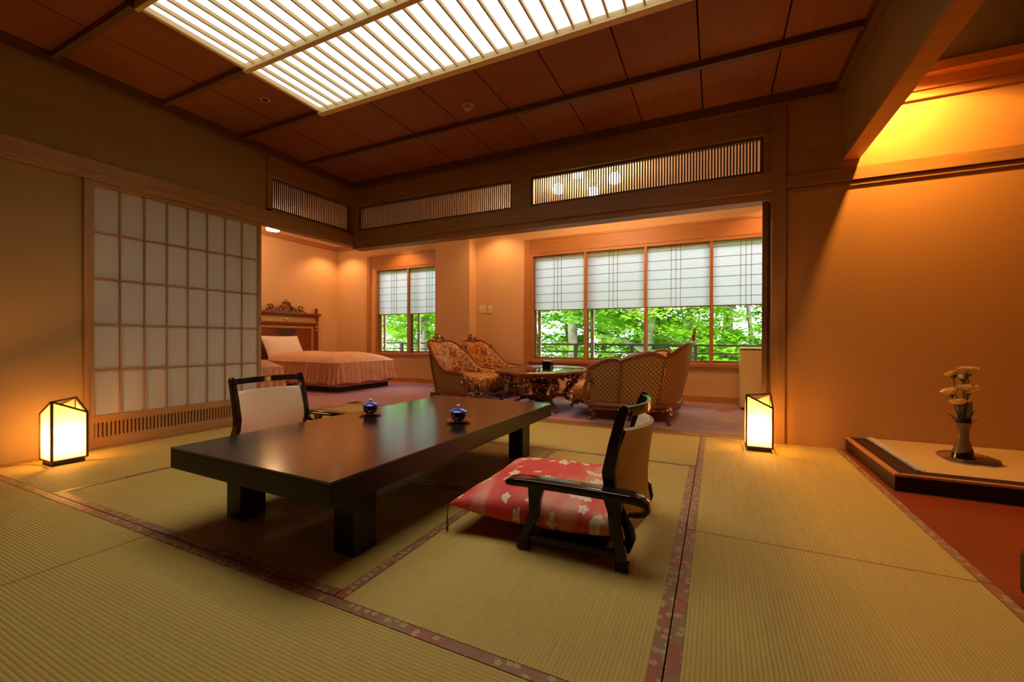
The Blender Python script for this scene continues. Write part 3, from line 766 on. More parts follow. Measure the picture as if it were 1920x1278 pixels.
# (dx, dy, height above vase foot, radius, tilt)
dp = Vector((cyw, syw, 0))
def fl(du, z, back, R, tilt, label, bud=False):
    base = Vector((VX, VY, ZT)) + dp*du + Vector((-syw, cyw, 0))*back + Vector((0, 0, z))
    f = thing('cream_flower', label, 'flower', (VX, VY, ZT+.14), 0, 'cream flowers in the vase')
    o = Vector((VX, VY, ZT+.14)); q = base - o
    s = MB().tube([(q.x*.04, q.y*.04, 0), (q.x*.35, q.y*.35, q.z*.4), (q.x*.85, q.y*.85, q.z*.78), tuple(q)], [.0028, .0026, .0024, .003], 7)
    s.build('stem', M['stem'], f)
    b = MB(); 
    if bud:
        b.lathe([(0, 0), (.010, .012), (.012, .03), (.006, .05), (0, .055)], 10, tuple(q)); b.build('bud', M['stem'], f)
    else:
        blossom(b, tuple(q), R, tilt, int(abs(du)*9000+z*1000)); b.build('blossom', M['petal'], f, angle=70)
        k = MB().lathe([(0, -.018), (.006, -.014), (.014, -.002), (.018, .006)], 10, tuple(q)); k.build('calyx', M['stem'], f)
    return f
fl(.030, .478, .0, .052, (-.1, .1), 'topmost open cream flower in the vase')
fl(-.036, .465, .02, .036, (-.3, -.3), 'half open cream flower at the very left top')
fl(-.012, .447, -.01, .032, (-.2, .3), 'small cream flower tucked below the topmost one')
fl(-.020, .445, -.03, .01, (0, 0), 'slim green bud among the cream flowers', True)
fl(.008, .375, -.02, .058, (-.12, .05), 'widest cream flower in the middle of the bunch')
fl(-.055, .360, .01, .048, (-.1, -.3), 'cream flower spreading out toward the lantern side')
fl(.060, .372, .03, .044, (-.1, .35), 'cream flower drooping toward the wall side of the bunch')
fl(-.046, .305, -.02, .044, (-.15, -.1), 'lowest cream flower of the bunch')
lf = thing('leaf_sprig', 'dark green leaves standing at the mouth of the vase', 'leaves', (VX, VY, ZT+.17))
rnd = random.Random(4)
for k in range(9):
    a = rnd.uniform(0, 2*PI); h = rnd.uniform(.05, .16) if k else .15; R_ = rnd.uniform(.015, .03)
    w = rnd.uniform(.012, .022) + (.012 if k < 2 else 0); rows = []
    lean = rnd.uniform(.02, .06)
    if k < 2: a = YAW+.2+.5*k; lean = .045
    for i in range(7):
        v = i/6; rows.append([Vector((math.cos(a)*(R_*.5+lean*v*v*1.2), math.sin(a)*(R_*.5+lean*v*v*1.2), h*v)) + Vector((-math.sin(a), math.cos(a), 0))*(j*w*math.sin(PI*min(1, v*.9+.08))) + Vector((0, 0, abs(j)*.004)) for j in (-1, 0, 1)])
    MB().grid(rows).build('leaf', M['stem'], lf)

# black lacquer stand at the very edge of the picture
bs = thing('lacquer_stand', 'black lacquer stand on the red alcove floor at the picture edge', 'stand', (.957, 1.652, 0))
bx(-.135, .16, -.16, .16, .02, .15).build('body', M['lacquer_soft'], bs, .012)
bx(-.125, .15, -.15, .15, .151, .165).build('lid', M['lacquer_soft'], bs, .004)
for sx in (-.11, .13):
    for sy in (-.13, .13): bx(sx-.015, sx+.015, sy-.015, sy+.015, .0, .0205).build('foot', M['lacquer_soft'], bs)

# ------------------------------------------------------------------ lounge and bedroom shell
XW0, XW1, YW, YBW, ZL = -6.745, 1.35, 5.80, 6.10, 2.55
struct('floor_lounge', MB().box(-6.9, 1.5, 3.906, 6.25, -.08, 0).box(-6.9, -3.984, .9, 3.906, -.08, 0), M['carpet'], 'mauve carpet with scattered maple leaves in the lounge', 'carpet')
struct('ceiling_lounge', MB().box(-6.9, 1.5, 3.80, 6.25, ZL, ZL+.1).box(-6.9, -4.0, .8, 3.80, ZL, ZL+.1), M['paper_ceil'], 'pale papered ceiling of the lounge and bedroom', 'ceiling')
WX = [-2.43, -1.645, -.838, -.055, .735]          # window 1 mullions
WZ0, WZ1 = .485, 1.985
w = MB()
w.box(-3.405, WX[0]-.03, YW, YW+.16, -.05, ZL+.05).box(WX[-1]+.03, 1.5, YW, YW+.16, -.05, ZL+.05)
w.box(WX[0]-.03, WX[-1]+.03, YW, YW+.16, -.05, WZ0-.03).box(WX[0]-.03, WX[-1]+.03, YW, YW+.16, WZ1+.03, ZL+.05)
struct('wall_window', w, M['paper_wall'], 'papered lounge wall around the wide garden window', 'wall')
LX = [-5.70, -4.975, -4.25]; LZ0, LZ1 = .525, 2.035
w = MB()
w.box(XW0-.1, LX[0]-.03, YBW, YBW+.16, -.05, ZL+.05).box(LX[-1]+.03, -3.405, YBW, YBW+.16, -.05, ZL+.05)
w.box(LX[0]-.03, LX[-1]+.03, YBW, YBW+.16, -.05, LZ0-.03).box(LX[0]-.03, LX[-1]+.03, YBW, YBW+.16, LZ1+.03, ZL+.05)
struct('wall_bedroom_window', w, M['paper_wall'], 'papered bedroom wall around the narrow window', 'wall')
struct('pillar', bx(-4.04, -3.405, 5.60, 6.10, -.05, ZL+.05), M['paper_wall'], 'broad papered pillar between the two windows', 'pillar')
struct('wall_bedroom', bx(XW0-.1, XW0, .8, 6.2, -.05, ZL+.05), M['paper_wall'], 'papered bedroom wall behind the carved headboard', 'wall')
struct('wall_bedroom_near', MB().box(-6.9, -4.0, .8, .9, -.05, ZL+.05).box(-4.05, -4.022, .9, 2.62, -.05, ZL+.05), M['paper_wall'], 'papered bedroom wall behind the paper screen', 'wall')
struct('wall_lounge_right', MB().box(XW1, XW1+.1, 3.85, 5.9, -.05, ZL+.05).box(.37, XW1+.1, 3.90, 3.93, -.05, ZL+.05), M['paper_wall'], 'papered wall at the hidden end of the lounge', 'wall')
struct('baseboard_window', MB().box(-3.40, XW1, YW-.018, YW, .0, .075), M['red_trim_x'], 'brown baseboard under the wide garden window', 'baseboard')
struct('baseboard_bedroom', MB().box(XW0, -4.04, YBW-.018, YBW, .0, .075), M['red_trim_x'], 'brown baseboard under the narrow bedroom window', 'baseboard')
struct('baseboard_pillar', MB().box(-4.05, -3.385, 5.582, 5.60, 0, .075), M['red_trim_x'], 'brown baseboard round the broad pillar', 'baseboard')
struct('trim_18', MB().box(XW0, XW0+.05, .9, YBW, ZL-.07, ZL).box(XW0+.05, -4.04, YBW-.05, YBW, ZL-.07, ZL), M['red_trim_x'], 'orange brown cornice round the bedroom ceiling', 'cornice')
struct('trim_19', MB().box(-3.405, XW1, YW-.045, YW, ZL-.06, ZL), M['red_trim_x'], 'orange brown cornice over the wide window', 'cornice')
# casings
struct('trim_20', MB().box(WX[0]-.13, WX[0]-.035, YW-.025, YW, .075, 2.235).box(WX[0]-.035, XW1, YW-.018, YW, 2.215, 2.245).box(WX[0]-.035, XW1, YW-.012, YW, WZ1+.045, 2.215), M['red_trim_x'], 'wooden casing and pelmet board of the wide window', 'casing')
struct('trim_21', MB().box(LX[0]-.24, LX[0]-.16, YBW-.03, YBW, .075, 2.315).box(LX[0]-.16, -4.04, YBW-.025, YBW, 2.295, 2.325).box(LX[0]-.16, -4.04, YBW-.012, YBW, LZ1+.045, 2.295), M['red_trim_x'], 'wooden casing and pelmet board of the narrow window', 'casing')

# windows: sill, frame, sashes with glass, plus pale outer stiles
def window(name, label, xs, z0, z1, y, pale):
    t = thing(name, label, 'window', (0, 0, 0), 0, None, 'structure')
    a, b = xs[0], xs[-1]
    f = MB().box(a-.03, a, y-.03, y+.12, z0-.03, z1+.03).box(b, b+.03, y-.03, y+.12, z0-.03, z1+.03)
    f.box(a, b, y-.03, y+.12, z1, z1+.03); f.build('window_frame', M['red_trim_x'], t)
    bx(a-.06, b+.06, y-.05, y+.12, z0-.045, z0).build('window_sill', M['red_trim_x'], t, .003)
    for i in range(len(xs)-1):
        x0, x1 = xs[i], xs[i+1]; yy = y+.05 + (.03 if i % 2 else 0)
        s = MB().box(x0-.012, x0+.022, yy, yy+.025, z0, z1).box(x1-.022, x1+.012, yy, yy+.025, z0, z1).box(x0+.022, x1-.022, yy, yy+.025, z0, z0+.03).box(x0+.022, x1-.022, yy, yy+.025, z1-.03, z1)
        so = s.build('sash', M['sash'], t)
        bx(x0+.022, x1-.022, yy+.010, yy+.014, z0+.03, z1-.03).build('pane', M['glass'], so)
    for x in xs[1:-1]: bx(x-.017, x+.017, y-.025, y+.045, z0, z1).build('mullion', M['red_trim_z'], t)
    for x in pale: bx(x, x+.045, y+.11, y+.14, z0, z1).build('outer_stile', M['sash_pale'], t)
window('window_1', 'wide four part garden window of the lounge', WX, WZ0, WZ1, YW, (-2.40, -1.60))
window('window_2', 'narrow two part window beside the beds', LX, LZ0, LZ1, YBW, (-5.66, -4.86))
def screen(label, x0, x1, z0, z1, y, cl):
    t = thing('window_screen', label, 'window screen', (0, 0, 0), 0, 'half lowered paper screens in the windows')
    bx(x0, x1, y+.004, y+.0052, z0+.012, z1).build('paper', M['screen'], t)
    bx(x0, x1, y-.004, y+.008, z0, z0+.014).build('bottom_rail', M['kumiko'], t)
    for k in range(1, 7):
        zz = z0 + (z1-z0)*k/6.55; bx(x0, x1, y-.003, y+.003, zz-.003, zz+.003).build('cross_bar', M['kumiko'], t)
    for k in (-1, 0, 1):
        xx = x0+(x1-x0)*cl + k*.056; bx(xx-.0027, xx+.0027, y-.0032, y+.0032, z0+.014, z1).build('upright_bar', M['kumiko'], t)
for i, (lab, cl) in enumerate((('paper window screen nearest the pillar in the wide window', .47), ('paper window screen second from the pillar in the wide window', .47), ('paper window screen third from the pillar in the wide window', .47), ('paper window screen nearest the refrigerator in the wide window', .47))):
    screen(lab, WX[i]+.018, WX[i+1]-.018, 1.187, WZ1-.002, YW+.018, cl)
screen('paper screen next to the headboard wall in the narrow window', LX[0]+.004, LX[1]-.018, 1.215, LZ1-.002, YBW+.018, .53)
screen('paper screen next to the pillar in the narrow window', LX[1]+.018, LX[2]-.004, 1.215, LZ1-.002, YBW+.018, .6)
# wall plates
def plate(label, x, z, w_, n):
    t = thing('switch_plate', label, 'wall switch', (x, YW, z), 0, 'plates on the lounge wall')
    bx(-w_/2, w_/2, -.009, -.0005, -.06, .06).build('plate', M['ivory'], t, .003)
    for k in range(n): bx(-w_/2+.02+k*(w_-.04)/max(1, n-1)-.011 if n > 1 else -.012, -w_/2+.02+k*(w_-.04)/max(1, n-1)+.011 if n > 1 else .012, -.0135, -.009, -.03, .03).build('switch_key', M['fridge'], t, .001)
plate('wide ivory switch plate on the wall beside the pillar', -3.295, 1.235, .125, 3)
plate('narrow ivory wall plate between switches and wide window', -3.155, 1.235, .075, 1)

# lamps of the lounge and bedroom
def shade_lamp(name, label, cat, x, y, zt, R, Hh, watts, group):
    t = thing(name, label, cat, (x, y, zt), 0, group)
    MB().lathe([(0, ZL-zt), (.03, ZL-zt), (.03, ZL-zt-.012), (.006, ZL-zt-.016), (.006, -.05), (0, -.05)], 14).build('ceiling_cap', M['metal'], t)
    MB().lathe([(.012, -.05), (R*.8, -.055), (R, -.055-Hh*.3), (R, -.055-Hh), (R*.93, -.055-Hh), (R*.93, -.055-Hh*.3), (.012, -.056)], 18).build('glass_shade', M['glow'], t)
    lamp(name+'_light', 'POINT', (0, 0, -.055-Hh-.05), watts, (1.0, .56, .24), t, .05)
for lab, (x, y) in zip(('ceiling lamp over the seats nearest the pillar, seen through the transom', 'highest looking lamp seen through the transom', 'lamp nearest the refrigerator seen through the transom', 'lowest looking lamp seen through the transom'),
                       ((-1.60, 4.52), (-1.265, 4.16), (-.96, 4.47), (-1.27, 4.78))):
    shade_lamp('ceiling_lamp', lab, 'ceiling lamp', x, y, ZL, .058, .085, CHANDELIER_W, 'glass ceiling lamps of the lounge')
shade_lamp('ceiling_lamp', 'glass ceiling lamp over the beds in the bedroom opening', 'ceiling lamp', -5.84, 4.11, ZL-.05, .085, .10, BEDLAMP_W, 'glass ceiling lamps of the bedroom')
def downlight(label, x, y):
    t = thing('downlight', label, 'downlight', (x, y, ZL), 0, 'small downlights along the lounge walls')
    MB().lathe([(.035, 0), (.055, 0), (.055, -.006), (.04, -.006), (.035, 0)], 18).build('ring', M['metal'], t)
    MB().lathe([(0, -.001), (.035, -.001), (.03, -.012), (0, -.014)], 14).build('bulb', M['bulb'], t)
    lamp('downlight_light', 'SPOT', (0, 0, -.02), DOWNLIGHT_W*4, (1.0, .52, .20), t, .03, spot_size=math.radians(130), spot_blend=.6)
downlight('downlight in the bedroom corner above the headboard', -6.35, 5.72)
downlight('downlight over the foot of the beds', -5.0, 5.75)
downlight('downlight in front of the switch plates', -2.95, 5.42)
downlight('downlight over the refrigerator end of the window', .55, 5.40)

# refrigerator
fg = thing('refrigerator', 'small ivory refrigerator under the end of the window', 'refrigerator', (.47, 5.56, 0))
bx(-.225, .225, -.17, .20, .018, .668).build('cabinet', M['fridge'], fg, .006)
bx(-.225, .225, -.215, -.173, .03, .660).build('door', M['fridge'], fg, .008)
bx(-.228, .228, -.218, .20, .672, .686).build('top_panel', M['fridge'], fg, .004)
bx(-.21, .21, -.20, .19, .0, .019).build('plinth', M['bedbase'], fg)

# ------------------------------------------------------------------ beds
def make_bed(label, loc):
    """head at local x=0 (wall), foot at x=1.90; width along y"""
    t = thing('bed', label, 'bed', loc, 0, 'twin beds')
    Lb, Wb = 1.90, 1.14
    bx(.10, Lb-.05, -Wb/2+.05, Wb/2-.05, .0, .075).build('plinth', M['bedbase'], t)
    bx(.06, Lb-.01, -Wb/2+.01, Wb/2-.01, .075, .30).build('divan', M['divan'], t, .02)
    bx(.05, Lb-.02, -Wb/2+.02, Wb/2-.02, .301, .43).build('mattress', M['linen'], t, .04)
    # quilted top, domed
    rows = []; n = 24
    for i in range(n+1):
        u = i/n; x = .42+ (Lb+.03-.42)*u; row = []
        for k in range(n+1):
            v = k/n*2-1
            e = (1-abs(v)**4)*(1-max(0, (u-.55)/.45)**4)
            y = v*(Wb/2+.03)*(1-.03*max(0, u-.8)*5*abs(v)**4)
            row.append((x, y, .425 + .135*e**.7 + .006*math.sin(11*u+3*v)*e))
        rows.append(row)
    MB().grid(rows).build('coverlet', M['spread'], t, angle=80)
    # seam piping and pleated skirt round foot and sides
    path = []
    for i in range(60): path.append((.42+(Lb-.06-.42)*i/59, -(Wb/2+.03)))
    for i in range(1, 9):
        a = -PI/2+PI/2*i/9; path.append((Lb-.06+.09*math.cos(a), -(Wb/2-.06)+.09*math.sin(a)))
    for i in range(36): path.append((Lb+.03, -(Wb/2-.06)+(Wb-.12)*i/35))
    for i in range(1, 9):
        a = PI/2*i/9; path.append((Lb-.06+.09*math.cos(a), (Wb/2-.06)+.09*math.sin(a)))
    for i in range(60): path.append((Lb-.06-(Lb-.06-.42)*i/59, (Wb/2+.03)))
    MB().tube([(x, y, .425) for x, y in path], .007, 6).build('piping', M['spread'], t)
    # resample finer for pleats
    fine = []
    for (a, b) in zip(path, path[1:]):
        for k in range(3): fine.append((a[0]+(b[0]-a[0])*k/3, a[1]+(b[1]-a[1])*k/3))
    rnd2 = random.Random(11); ph = 0; pleat = []; 
    for i in range(len(fine)):
        ph += .62 + .25*math.sin(i*.21) + rnd2.uniform(-.12, .12); pleat.append(math.sin(ph))
    rws = []
    for j in range(7):
        v = j/6; row = []
        for i, (x, y) in enumerate(fine):
            a = fine[max(0, i-1)]; b = fine[min(len(fine)-1, i+1)]
            tx, ty = b[0]-a[0], b[1]-a[1]; L_ = math.hypot(tx, ty) or 1; nx, ny = ty/L_, -tx/L_
            off = .004 + .024*v*pleat[i] + .035*v*v
            row.append((x+nx*off, y+ny*off, .423 - .29*v + .012*v*math.sin(i*.13)))
        rws.append(row)
    MB().grid(rws).build('pleated_skirt', M['spread'], t, angle=80)
    # headboard
    hb = bx(.0, .05, -.60, .60, .10, 1.02).build('headboard', M['mahogany'], t, .004)
    for s in (-1, 1):
        bx(.05, .064, min(s*.50, s*.535), max(s*.50, s*.535), .35, .99).build('headboard_moulding', M['red_trim_z'], hb)
        MB().lathe([(.035, 0), (.035, .84), (.048, .86), (.030, .88), (.045, .92), (.03, .96), (.048, 1.0), (.03, 1.03), (.042, 1.07), (.042, 1.12), (0, 1.12)], 16, (.04, s*.625, .05)).build('headboard_post', M['mahogany'], t)
        MB().lathe([(0, 0), (.035, 0), (.038, .012), (.015, .03), (.03, .055), (.034, .07), (.02, .095), (.0, .10)], 16, (.04, s*.625, 1.235)).build('finial', M['mahogany'], t)
    bx(.05, .064, -.50, .50, .955, .99).build('headboard_moulding', M['red_trim_x'], hb)
    bx(.0, .062, -.60, .60, 1.022, 1.06).build('headboard_rail', M['mahogany'], t, .004)
    bx(.004, .056, -.60, .60, 1.061, 1.148).build('gold_band', M['gold'], t)
    bx(.0, .085, -.655, .655, 1.149, 1.185).build('headboard_rail', M['mahogany'], t, .006)
    bx(.0, .105, -.685, .685, 1.186, 1.232).build('cornice', M['mahogany'], t, .01)
    MB().ball((.062, 0, 1.105), .035, 12, (.5, 1, 1.2)).ball((.062, -.04, 1.115), .02, 8).ball((.062, .04, 1.115), .02, 8).build('gold_badge', M['gold'], t)
    # half-round inlay on the panel
    MB().prism([(.19*math.cos(PI+PI*i/16), .94+.16*math.sin(PI+PI*i/16)) for i in range(17)], .050, .0535, 'x').build('inlay', M['darkwood'], hb)
    cr = MB()
    arc = [(.05, .115*math.cos(PI*i/14), 1.245+.125*math.sin(PI*i/14)) for i in range(15)]
    cr.tube(arc, .022, 8); cr.tube([(.065, y*.62, 1.24+(z-1.245)*.62) for _, y, z in arc], .014, 8)
    for s in (-1, 1):
        sw = [(.05, s*(.11+.25*k/10), 1.262+.045*math.cos(PI*k/10*1.5)*(1-k/14)+.012*math.sin(k*.9)) for k in range(11)]
        cr.tube(sw, [.024-.0012*k for k in range(11)], 8); cr.ball((.05, s*.285, 1.285), .032, 10); cr.ball((.05, s*.34, 1.262), .022, 8)
        cr.tube([(.05, s*(.285+.05*math.cos(a)), 1.30+.045*math.sin(a)) for a in [k*.5 for k in range(10)]], .013, 7)
    for k in range(5): cr.ball((.055, (k-2)*.032, 1.375+.03*(1-abs(k-2)/2)), .020, 8, (1, 1, 1.4))
    cr.ball((.05, 0, 1.42), .020, 8, (1, 1, 1.8)); cr.box(.0, .09, -.37, .37, 1.2325, 1.246)
    cr.build('carved_crest', M['gilt'], t)
    return t
BX0 = XW0 + .015
bed1 = make_bed('twin bed with carved headboard in full view below the ceiling lamp', (BX0, 4.945, 0))
bed2 = dup(bed1, (BX0, 2.955, 0), 0, 'twin bed showing only its foot corner beside the paper screen')
def make_pillow(label, loc):
    t = thing('pillow', label, 'pillow', loc, 0, 'bed pillows'); n = 16
    us = [-math.cos(PI*i/n) for i in range(n+1)]
    def pt(u, v, s):
        e = max(0, (1-abs(u)**2.4)*(1-abs(v)**2.4))**.6
        a, b = u*.22*(1-.06*(1-v*v)), v*.34*(1-.05*(1-u*u))
        c = s*.075*e; th = 1.02
        return (a*math.cos(th)*-1 - c*math.sin(th)*-1, b, a*math.sin(th) + c*math.cos(th))
    MB().grid([[pt(u, v, 1) for v in us] for u in us]).grid([[pt(u, v, -1) for v in us] for u in us]).build('pillow_case', M['linen'], t, angle=80)
    return t
pl = make_pillow('pink white pillow leaning on the carved headboard', (BX0+.30, 4.72, .63))
for (p0, p1) in (((BX0+.30, 2.80, .63), 'pillow on the hidden twin bed behind the paper screen'),):
    dup(pl, p0, 0, p1)

# ------------------------------------------------------------------ carved salon seats (front is local +x, width along y)
def cabriole(mb, x, y, ox, oy, h):
    mb.tube([(x, y, h), (x+ox*.028, y+oy*.028, h*.86), (x+ox*.034, y+oy*.034, h*.68), (x+ox*.012, y+oy*.012, h*.38), (x+ox*.004, y+oy*.004, h*.18), (x+ox*.018, y+oy*.018, h*.07), (x+ox*.036, y+oy*.036, .012), (x+ox*.030, y+oy*.030, .0005)],
            [.028, .034, .030, .019, .015, .016, .018, .012], 10)
    mb.ball((x+ox*.036, y+oy*.036, .018), .017, 8); mb.ball((x+ox*.03, y+oy*.03, h*.8), .026, 8)
def salon_seat(name, label, cat, loc, rz, W, D, nodes, crest_h, group, backlean=.06, leg_in=.05, seam_from=0):
    """nodes: (angle in degrees from the arm front to the middle of the back, rail height, hump before it); mirrored on the other side"""
    t = thing(name, label, cat, loc, rz, group)
    N = 96; zb = .155; e = .52; h_arm = nodes[0][1]
    full = [(math.radians(a), h, u) for a, h, u in nodes]
    mir = [(PI-a, h) for a, h, u in reversed(full[:-1])]; hum = [u for a, h, u in reversed(full[1:])]
    full += [(a, h, u) for (a, h), u in zip(mir, hum)]
    def plan(th, sc=1.0, inset=0.0):
        c_, s_ = math.cos(th), math.sin(th)
        y = (W/2-inset)*(abs(c_)**e)*(1 if c_ >= 0 else -1)*sc; x = D/2 - (D-inset)*(abs(s_)**e)*sc
        return x, y
    seams = [a for a, h, u in full[1:-1] if abs(a-PI/2) > .01 and min(a, PI-a) > math.radians(seam_from)]
    def top(th):
        for (a0, h0, _), (a1, h1, u) in zip(full, full[1:]):
            if th <= a1+1e-6:
                q = max(0, (th-a0)/(a1-a0)); return h0+(h1-h0)*q + u*max(0, math.sin(PI*q))**.8
        return full[-1][1]
    ths = [PI*(.012+.976*i/N) for i in range(N+1)]
    arcl = [0.0]
    for i in range(N):
        a, b = plan(ths[i]), plan(ths[i+1]); arcl.append(arcl[-1]+math.hypot(a[0]-b[0], a[1]-b[1]))
    def outer(th, v, off=0.0):
        zt = top(th); z = zb + (zt-zb)*v
        sc = .94 + .06*math.sin(min(1, v*1.25)*PI/2) 
        x, y = plan(th, sc, -off)
        s_ = max(0, math.sin(th)); x -= backlean*1.6*s_*v*v + .02*s_*v
        y *= 1 + .05*v
        return (x, y, z)
    R = 10
    rows = [[outer(th, j/R) for th in ths] for j in range(R+1)]
    uvs = [[(arcl[i], rows[j][i][2]) for i in range(N+1)] for j in range(R+1)]
    MB().grid(rows, uvs=uvs).build('outer_panel', M['quilt'], t, angle=70)
    def inner(th, v):
        x, y, z = outer(th, v); x2, y2 = plan(th, 1.0, .085*(1-.55*v))
        zz = .30 + (top(th)-.30)*v
        s_ = max(0, math.sin(th)); x2 -= (backlean*1.6*v*v+.02*v)*s_; y2 *= 1+.05*v
        if v > .98: x2, y2 = x, y
        return (x2, y2, zz)
    rows = [[inner(th, j/R) for th in ths] for j in range(R+1)]
    MB().grid(rows).build('inner_lining', M['damask'], t, angle=70)
    # top rail with the front scroll of each arm
    rail = [outer(th, 1.0) for th in ths]
    a0 = rail[0]; a1 = rail[-1]
    fr0 = [(a0[0]+.03, a0[1], .17), (a0[0]+.055, a0[1], .24), (a0[0]+.045, a0[1], .32), (a0[0]+.02, a0[1], h_arm-.06), (a0[0]+.02, a0[1], h_arm-.02)]
    fr1 = [(q[0], -q[1], q[2]) for q in fr0]
    MB().tube(fr0 + rail + list(reversed(fr1)), .019, 8).build('top_rail', M['mahogany'], t)
    for s in seams:
        MB().tube([outer(s, j/8, .006) for j in range(9)], .011, 8).build('panel_divider', M['mahogany'], t)
    base = [outer(th, 0, .004) for th in ths]; base = [(x, y, zb) for x, y, z in base]
    MB().tube([(D/2+.02, base[0][1]*.6, zb)] + base + [(D/2+.02, base[-1][1]*.6, zb)], .024, 8).tube(
        [(x, y, zb-.04) for x, y, z in base], .013, 7).build('base_rail', M['mahogany'], t)
    # carved apron under the front and sides
    ap = MB()
    for i in range(15):
        v = i/14*2-1; yy = v*(W/2-.06); ap.ball((D/2+.02+.02*(1-v*v), yy, zb-.012-.03*(1-abs(math.sin(v*6)))), .024, 8, (.7, 1.2, 1))
    for i in range(6, N-5, 4):
        x, y, z = base[i]; ap.ball((x, y, zb-.035-.012*(i % 8 == 2)), .017, 7, (1, 1, .8))
    for s in (-1, 1):
        ap.tube([(D/2+.02+.03*math.cos(a), s*(W/2-.05), zb+.06+.04*math.sin(a)) for a in [k*.55 for k in range(11)]], .014, 7)
        ap.tube([(a0[0]+.01+.028*math.cos(a), s*abs(a0[1]), h_arm-.05+.032*math.sin(a)) for a in [k*.6 for k in range(10)]], .015, 7)
    ap.build('carved_apron', M['gilt'], t)['kind'] = 'stuff'
    # seat cushion: plan shape with domed top
    n = 10; rows = []
    ring = [plan(PI*i/40, .985, .07) for i in range(41)] + [(D/2+.03+.03*math.sin(PI*i/10), -(W/2-.07)*.985+(W-.14)*.985*i/10) for i in range(1, 10)]
    cx = D*.04
    for s_, z in ((.93, .175), (1.0, .20), (1.02, .27), (.99, .318), (.93, .338), (.7, .352), (.35, .358), (.02, .36)):
        rows.append([(cx+(x-cx)*s_, y*s_, z) for x, y in ring])
    MB().grid(rows, closed=True).build('seat_cushion', M['damask'], t, angle=70)
    for sx, sy in ((1, 1), (1, -1), (-1, 1), (-1, -1)):
        l = MB(); cabriole(l, (D/2-leg_in) if sx > 0 else (-D/2+.13), sy*(W/2-.075), sx*.7, sy*.7, zb-.01); l.build('leg', M['gilt'], t)
    # crest over the back: shell, scrolls, side finials
    bxc, _, bz = outer(PI/2, 1.0); c = MB()
    for k in range(7):
        a = PI*(k+.5)/7; c.tube([(bxc, 0, bz), (bxc-.008, .055*math.cos(a), bz+.04+.02*math.sin(a)), (bxc-.02, .085*math.cos(a), bz+crest_h*math.sin(a)*.95+.01)], [.012, .018, .010], 7)
    for s in (-1, 1):
        c.tube([(bxc+.005, s*(.07+.035*math.cos(a)*(1-k/18)), bz+.03+.035*math.sin(a)*(1-k/18)) for k, a in [(k, .55*k) for k in range(13)]], .013, 7)
        c.tube([(bxc+.008+.0*k, s*(.09+.02*k), bz+.02-.004*k+.012*math.sin(k*1.2)) for k in range(8)], [.018-.001*k for k in range(8)], 7)
    c.ball((bxc-.01, 0, bz+.055), .028, 10, (.7, 1, 1.2)); c.build('carved_crest', M['gilt'], t)
    for th in (PI*.255, PI*.745):
        x, y, z = outer(th, 1.0); MB().ball((x, y, z+.018), .022, 10, (1, 1, 1.3)).ball((x, y, z+.044), .013, 8).build('finial', M['mahogany'], t)
    return t
ARM = [(0, .36, 0), (14, .395, .012), (30, .52, -.012), (46, .645, .012), (90, .735, .05)]
salon_seat('armchair', 'carved gilt armchair with quilted side closest to the black table', 'armchair', (-2.77, 4.48, 0), -.06, .74, .74, ARM, .11, 'carved salon armchairs', .025, .06, 40)
salon_seat('armchair', 'carved gilt armchair behind the other one near the pillar', 'armchair', (-2.79, 5.33, 0), -.06, .74, .74, ARM, .11, 'carved salon armchairs', .025, .06, 40)
salon_seat('settee', 'carved settee with quilted gold back turned to the viewer', 'settee', (-.765, 4.63, 0), PI, 1.28, 1.0, [(0, .44, 0), (13, .575, .075), (43, .60, .06), (90, .735, .05)], .15, None, .02, .20)

# oval carved coffee table
ct = thing('coffee_table', 'carved dark coffee table with shiny wavy edged top', 'coffee table', (-1.818, 4.62, 0))
def oval(s, a=.50, b=.66, n=64): return [(a*s*(1+.035*math.cos(8*k*2*PI/n))*math.cos(2*PI*k/n), b*s*(1+.035*math.cos(8*k*2*PI/n))*math.sin(2*PI*k/n)) for k in range(n)]
mb = MB(); mb.grid([[(x, y, z) for x, y in oval(s)] for s, z in ((.02, .430), (.93, .430), (.945, .428))], closed=True); mb.build('top', M['marble'], ct)
mb = MB(); mb.grid([[(x, y, z) for x, y in oval(s)] for s, z in ((.945, .427), (.98, .433), (1.0, .424), (1.0, .408), (.97, .398), (.93, .392), (.90, .365), (.86, .365), (.86, .39), (.5, .392))], closed=True); mb.build('carved_rim', M['mahogany'], ct)
ap = MB()
for k in range(40):
    a = 2*PI*k/40; ap.ball((.455*math.cos(a), .60*math.sin(a), .362-.014*math.cos(k*PI/2.5)), .024, 7, (1, 1, .9))
ap.build('carved_apron', M['gilt'], ct)['kind'] = 'stuff'
for k in range(4):
    a = PI/4 + k*PI/2; ca_, sa_ = math.cos(a), math.sin(a); l = MB()
    pts = [(.33, .36), (.40, .31), (.40, .25), (.33, .20), (.27, .14), (.29, .085), (.36, .05), (.41, .03), (.42, .014)]
    l.tube([(r*ca_*1.0, r*sa_*1.22, z) for r, z in pts], [.035, .045, .042, .03, .026, .026, .024, .026, .014], 10)
    l.ball((.41*ca_, .41*sa_*1.22, .29), .036, 8); l.ball((.43*ca_, .43*sa_*1.22, .018), .0175, 8); l.ball((.30*ca_, .30*sa_*1.22, .165), .034, 8)
    l.tube([(.33*ca_+.035*math.cos(q)*ca_, .33*sa_*1.22+.035*math.cos(q)*sa_, .23+.045*math.sin(q)) for q in [j*.6 for j in range(11)]], .013, 7)
    l.build('leg', M['gilt'], ct)
MB().lathe([(0, .06), (.10, .06), (.12, .075), (.06, .10), (.05, .16), (.09, .22), (.11, .27), (.06, .32), (.09, .36), (0, .365)], 24).build('pedestal', M['gilt'], ct)
st = MB()
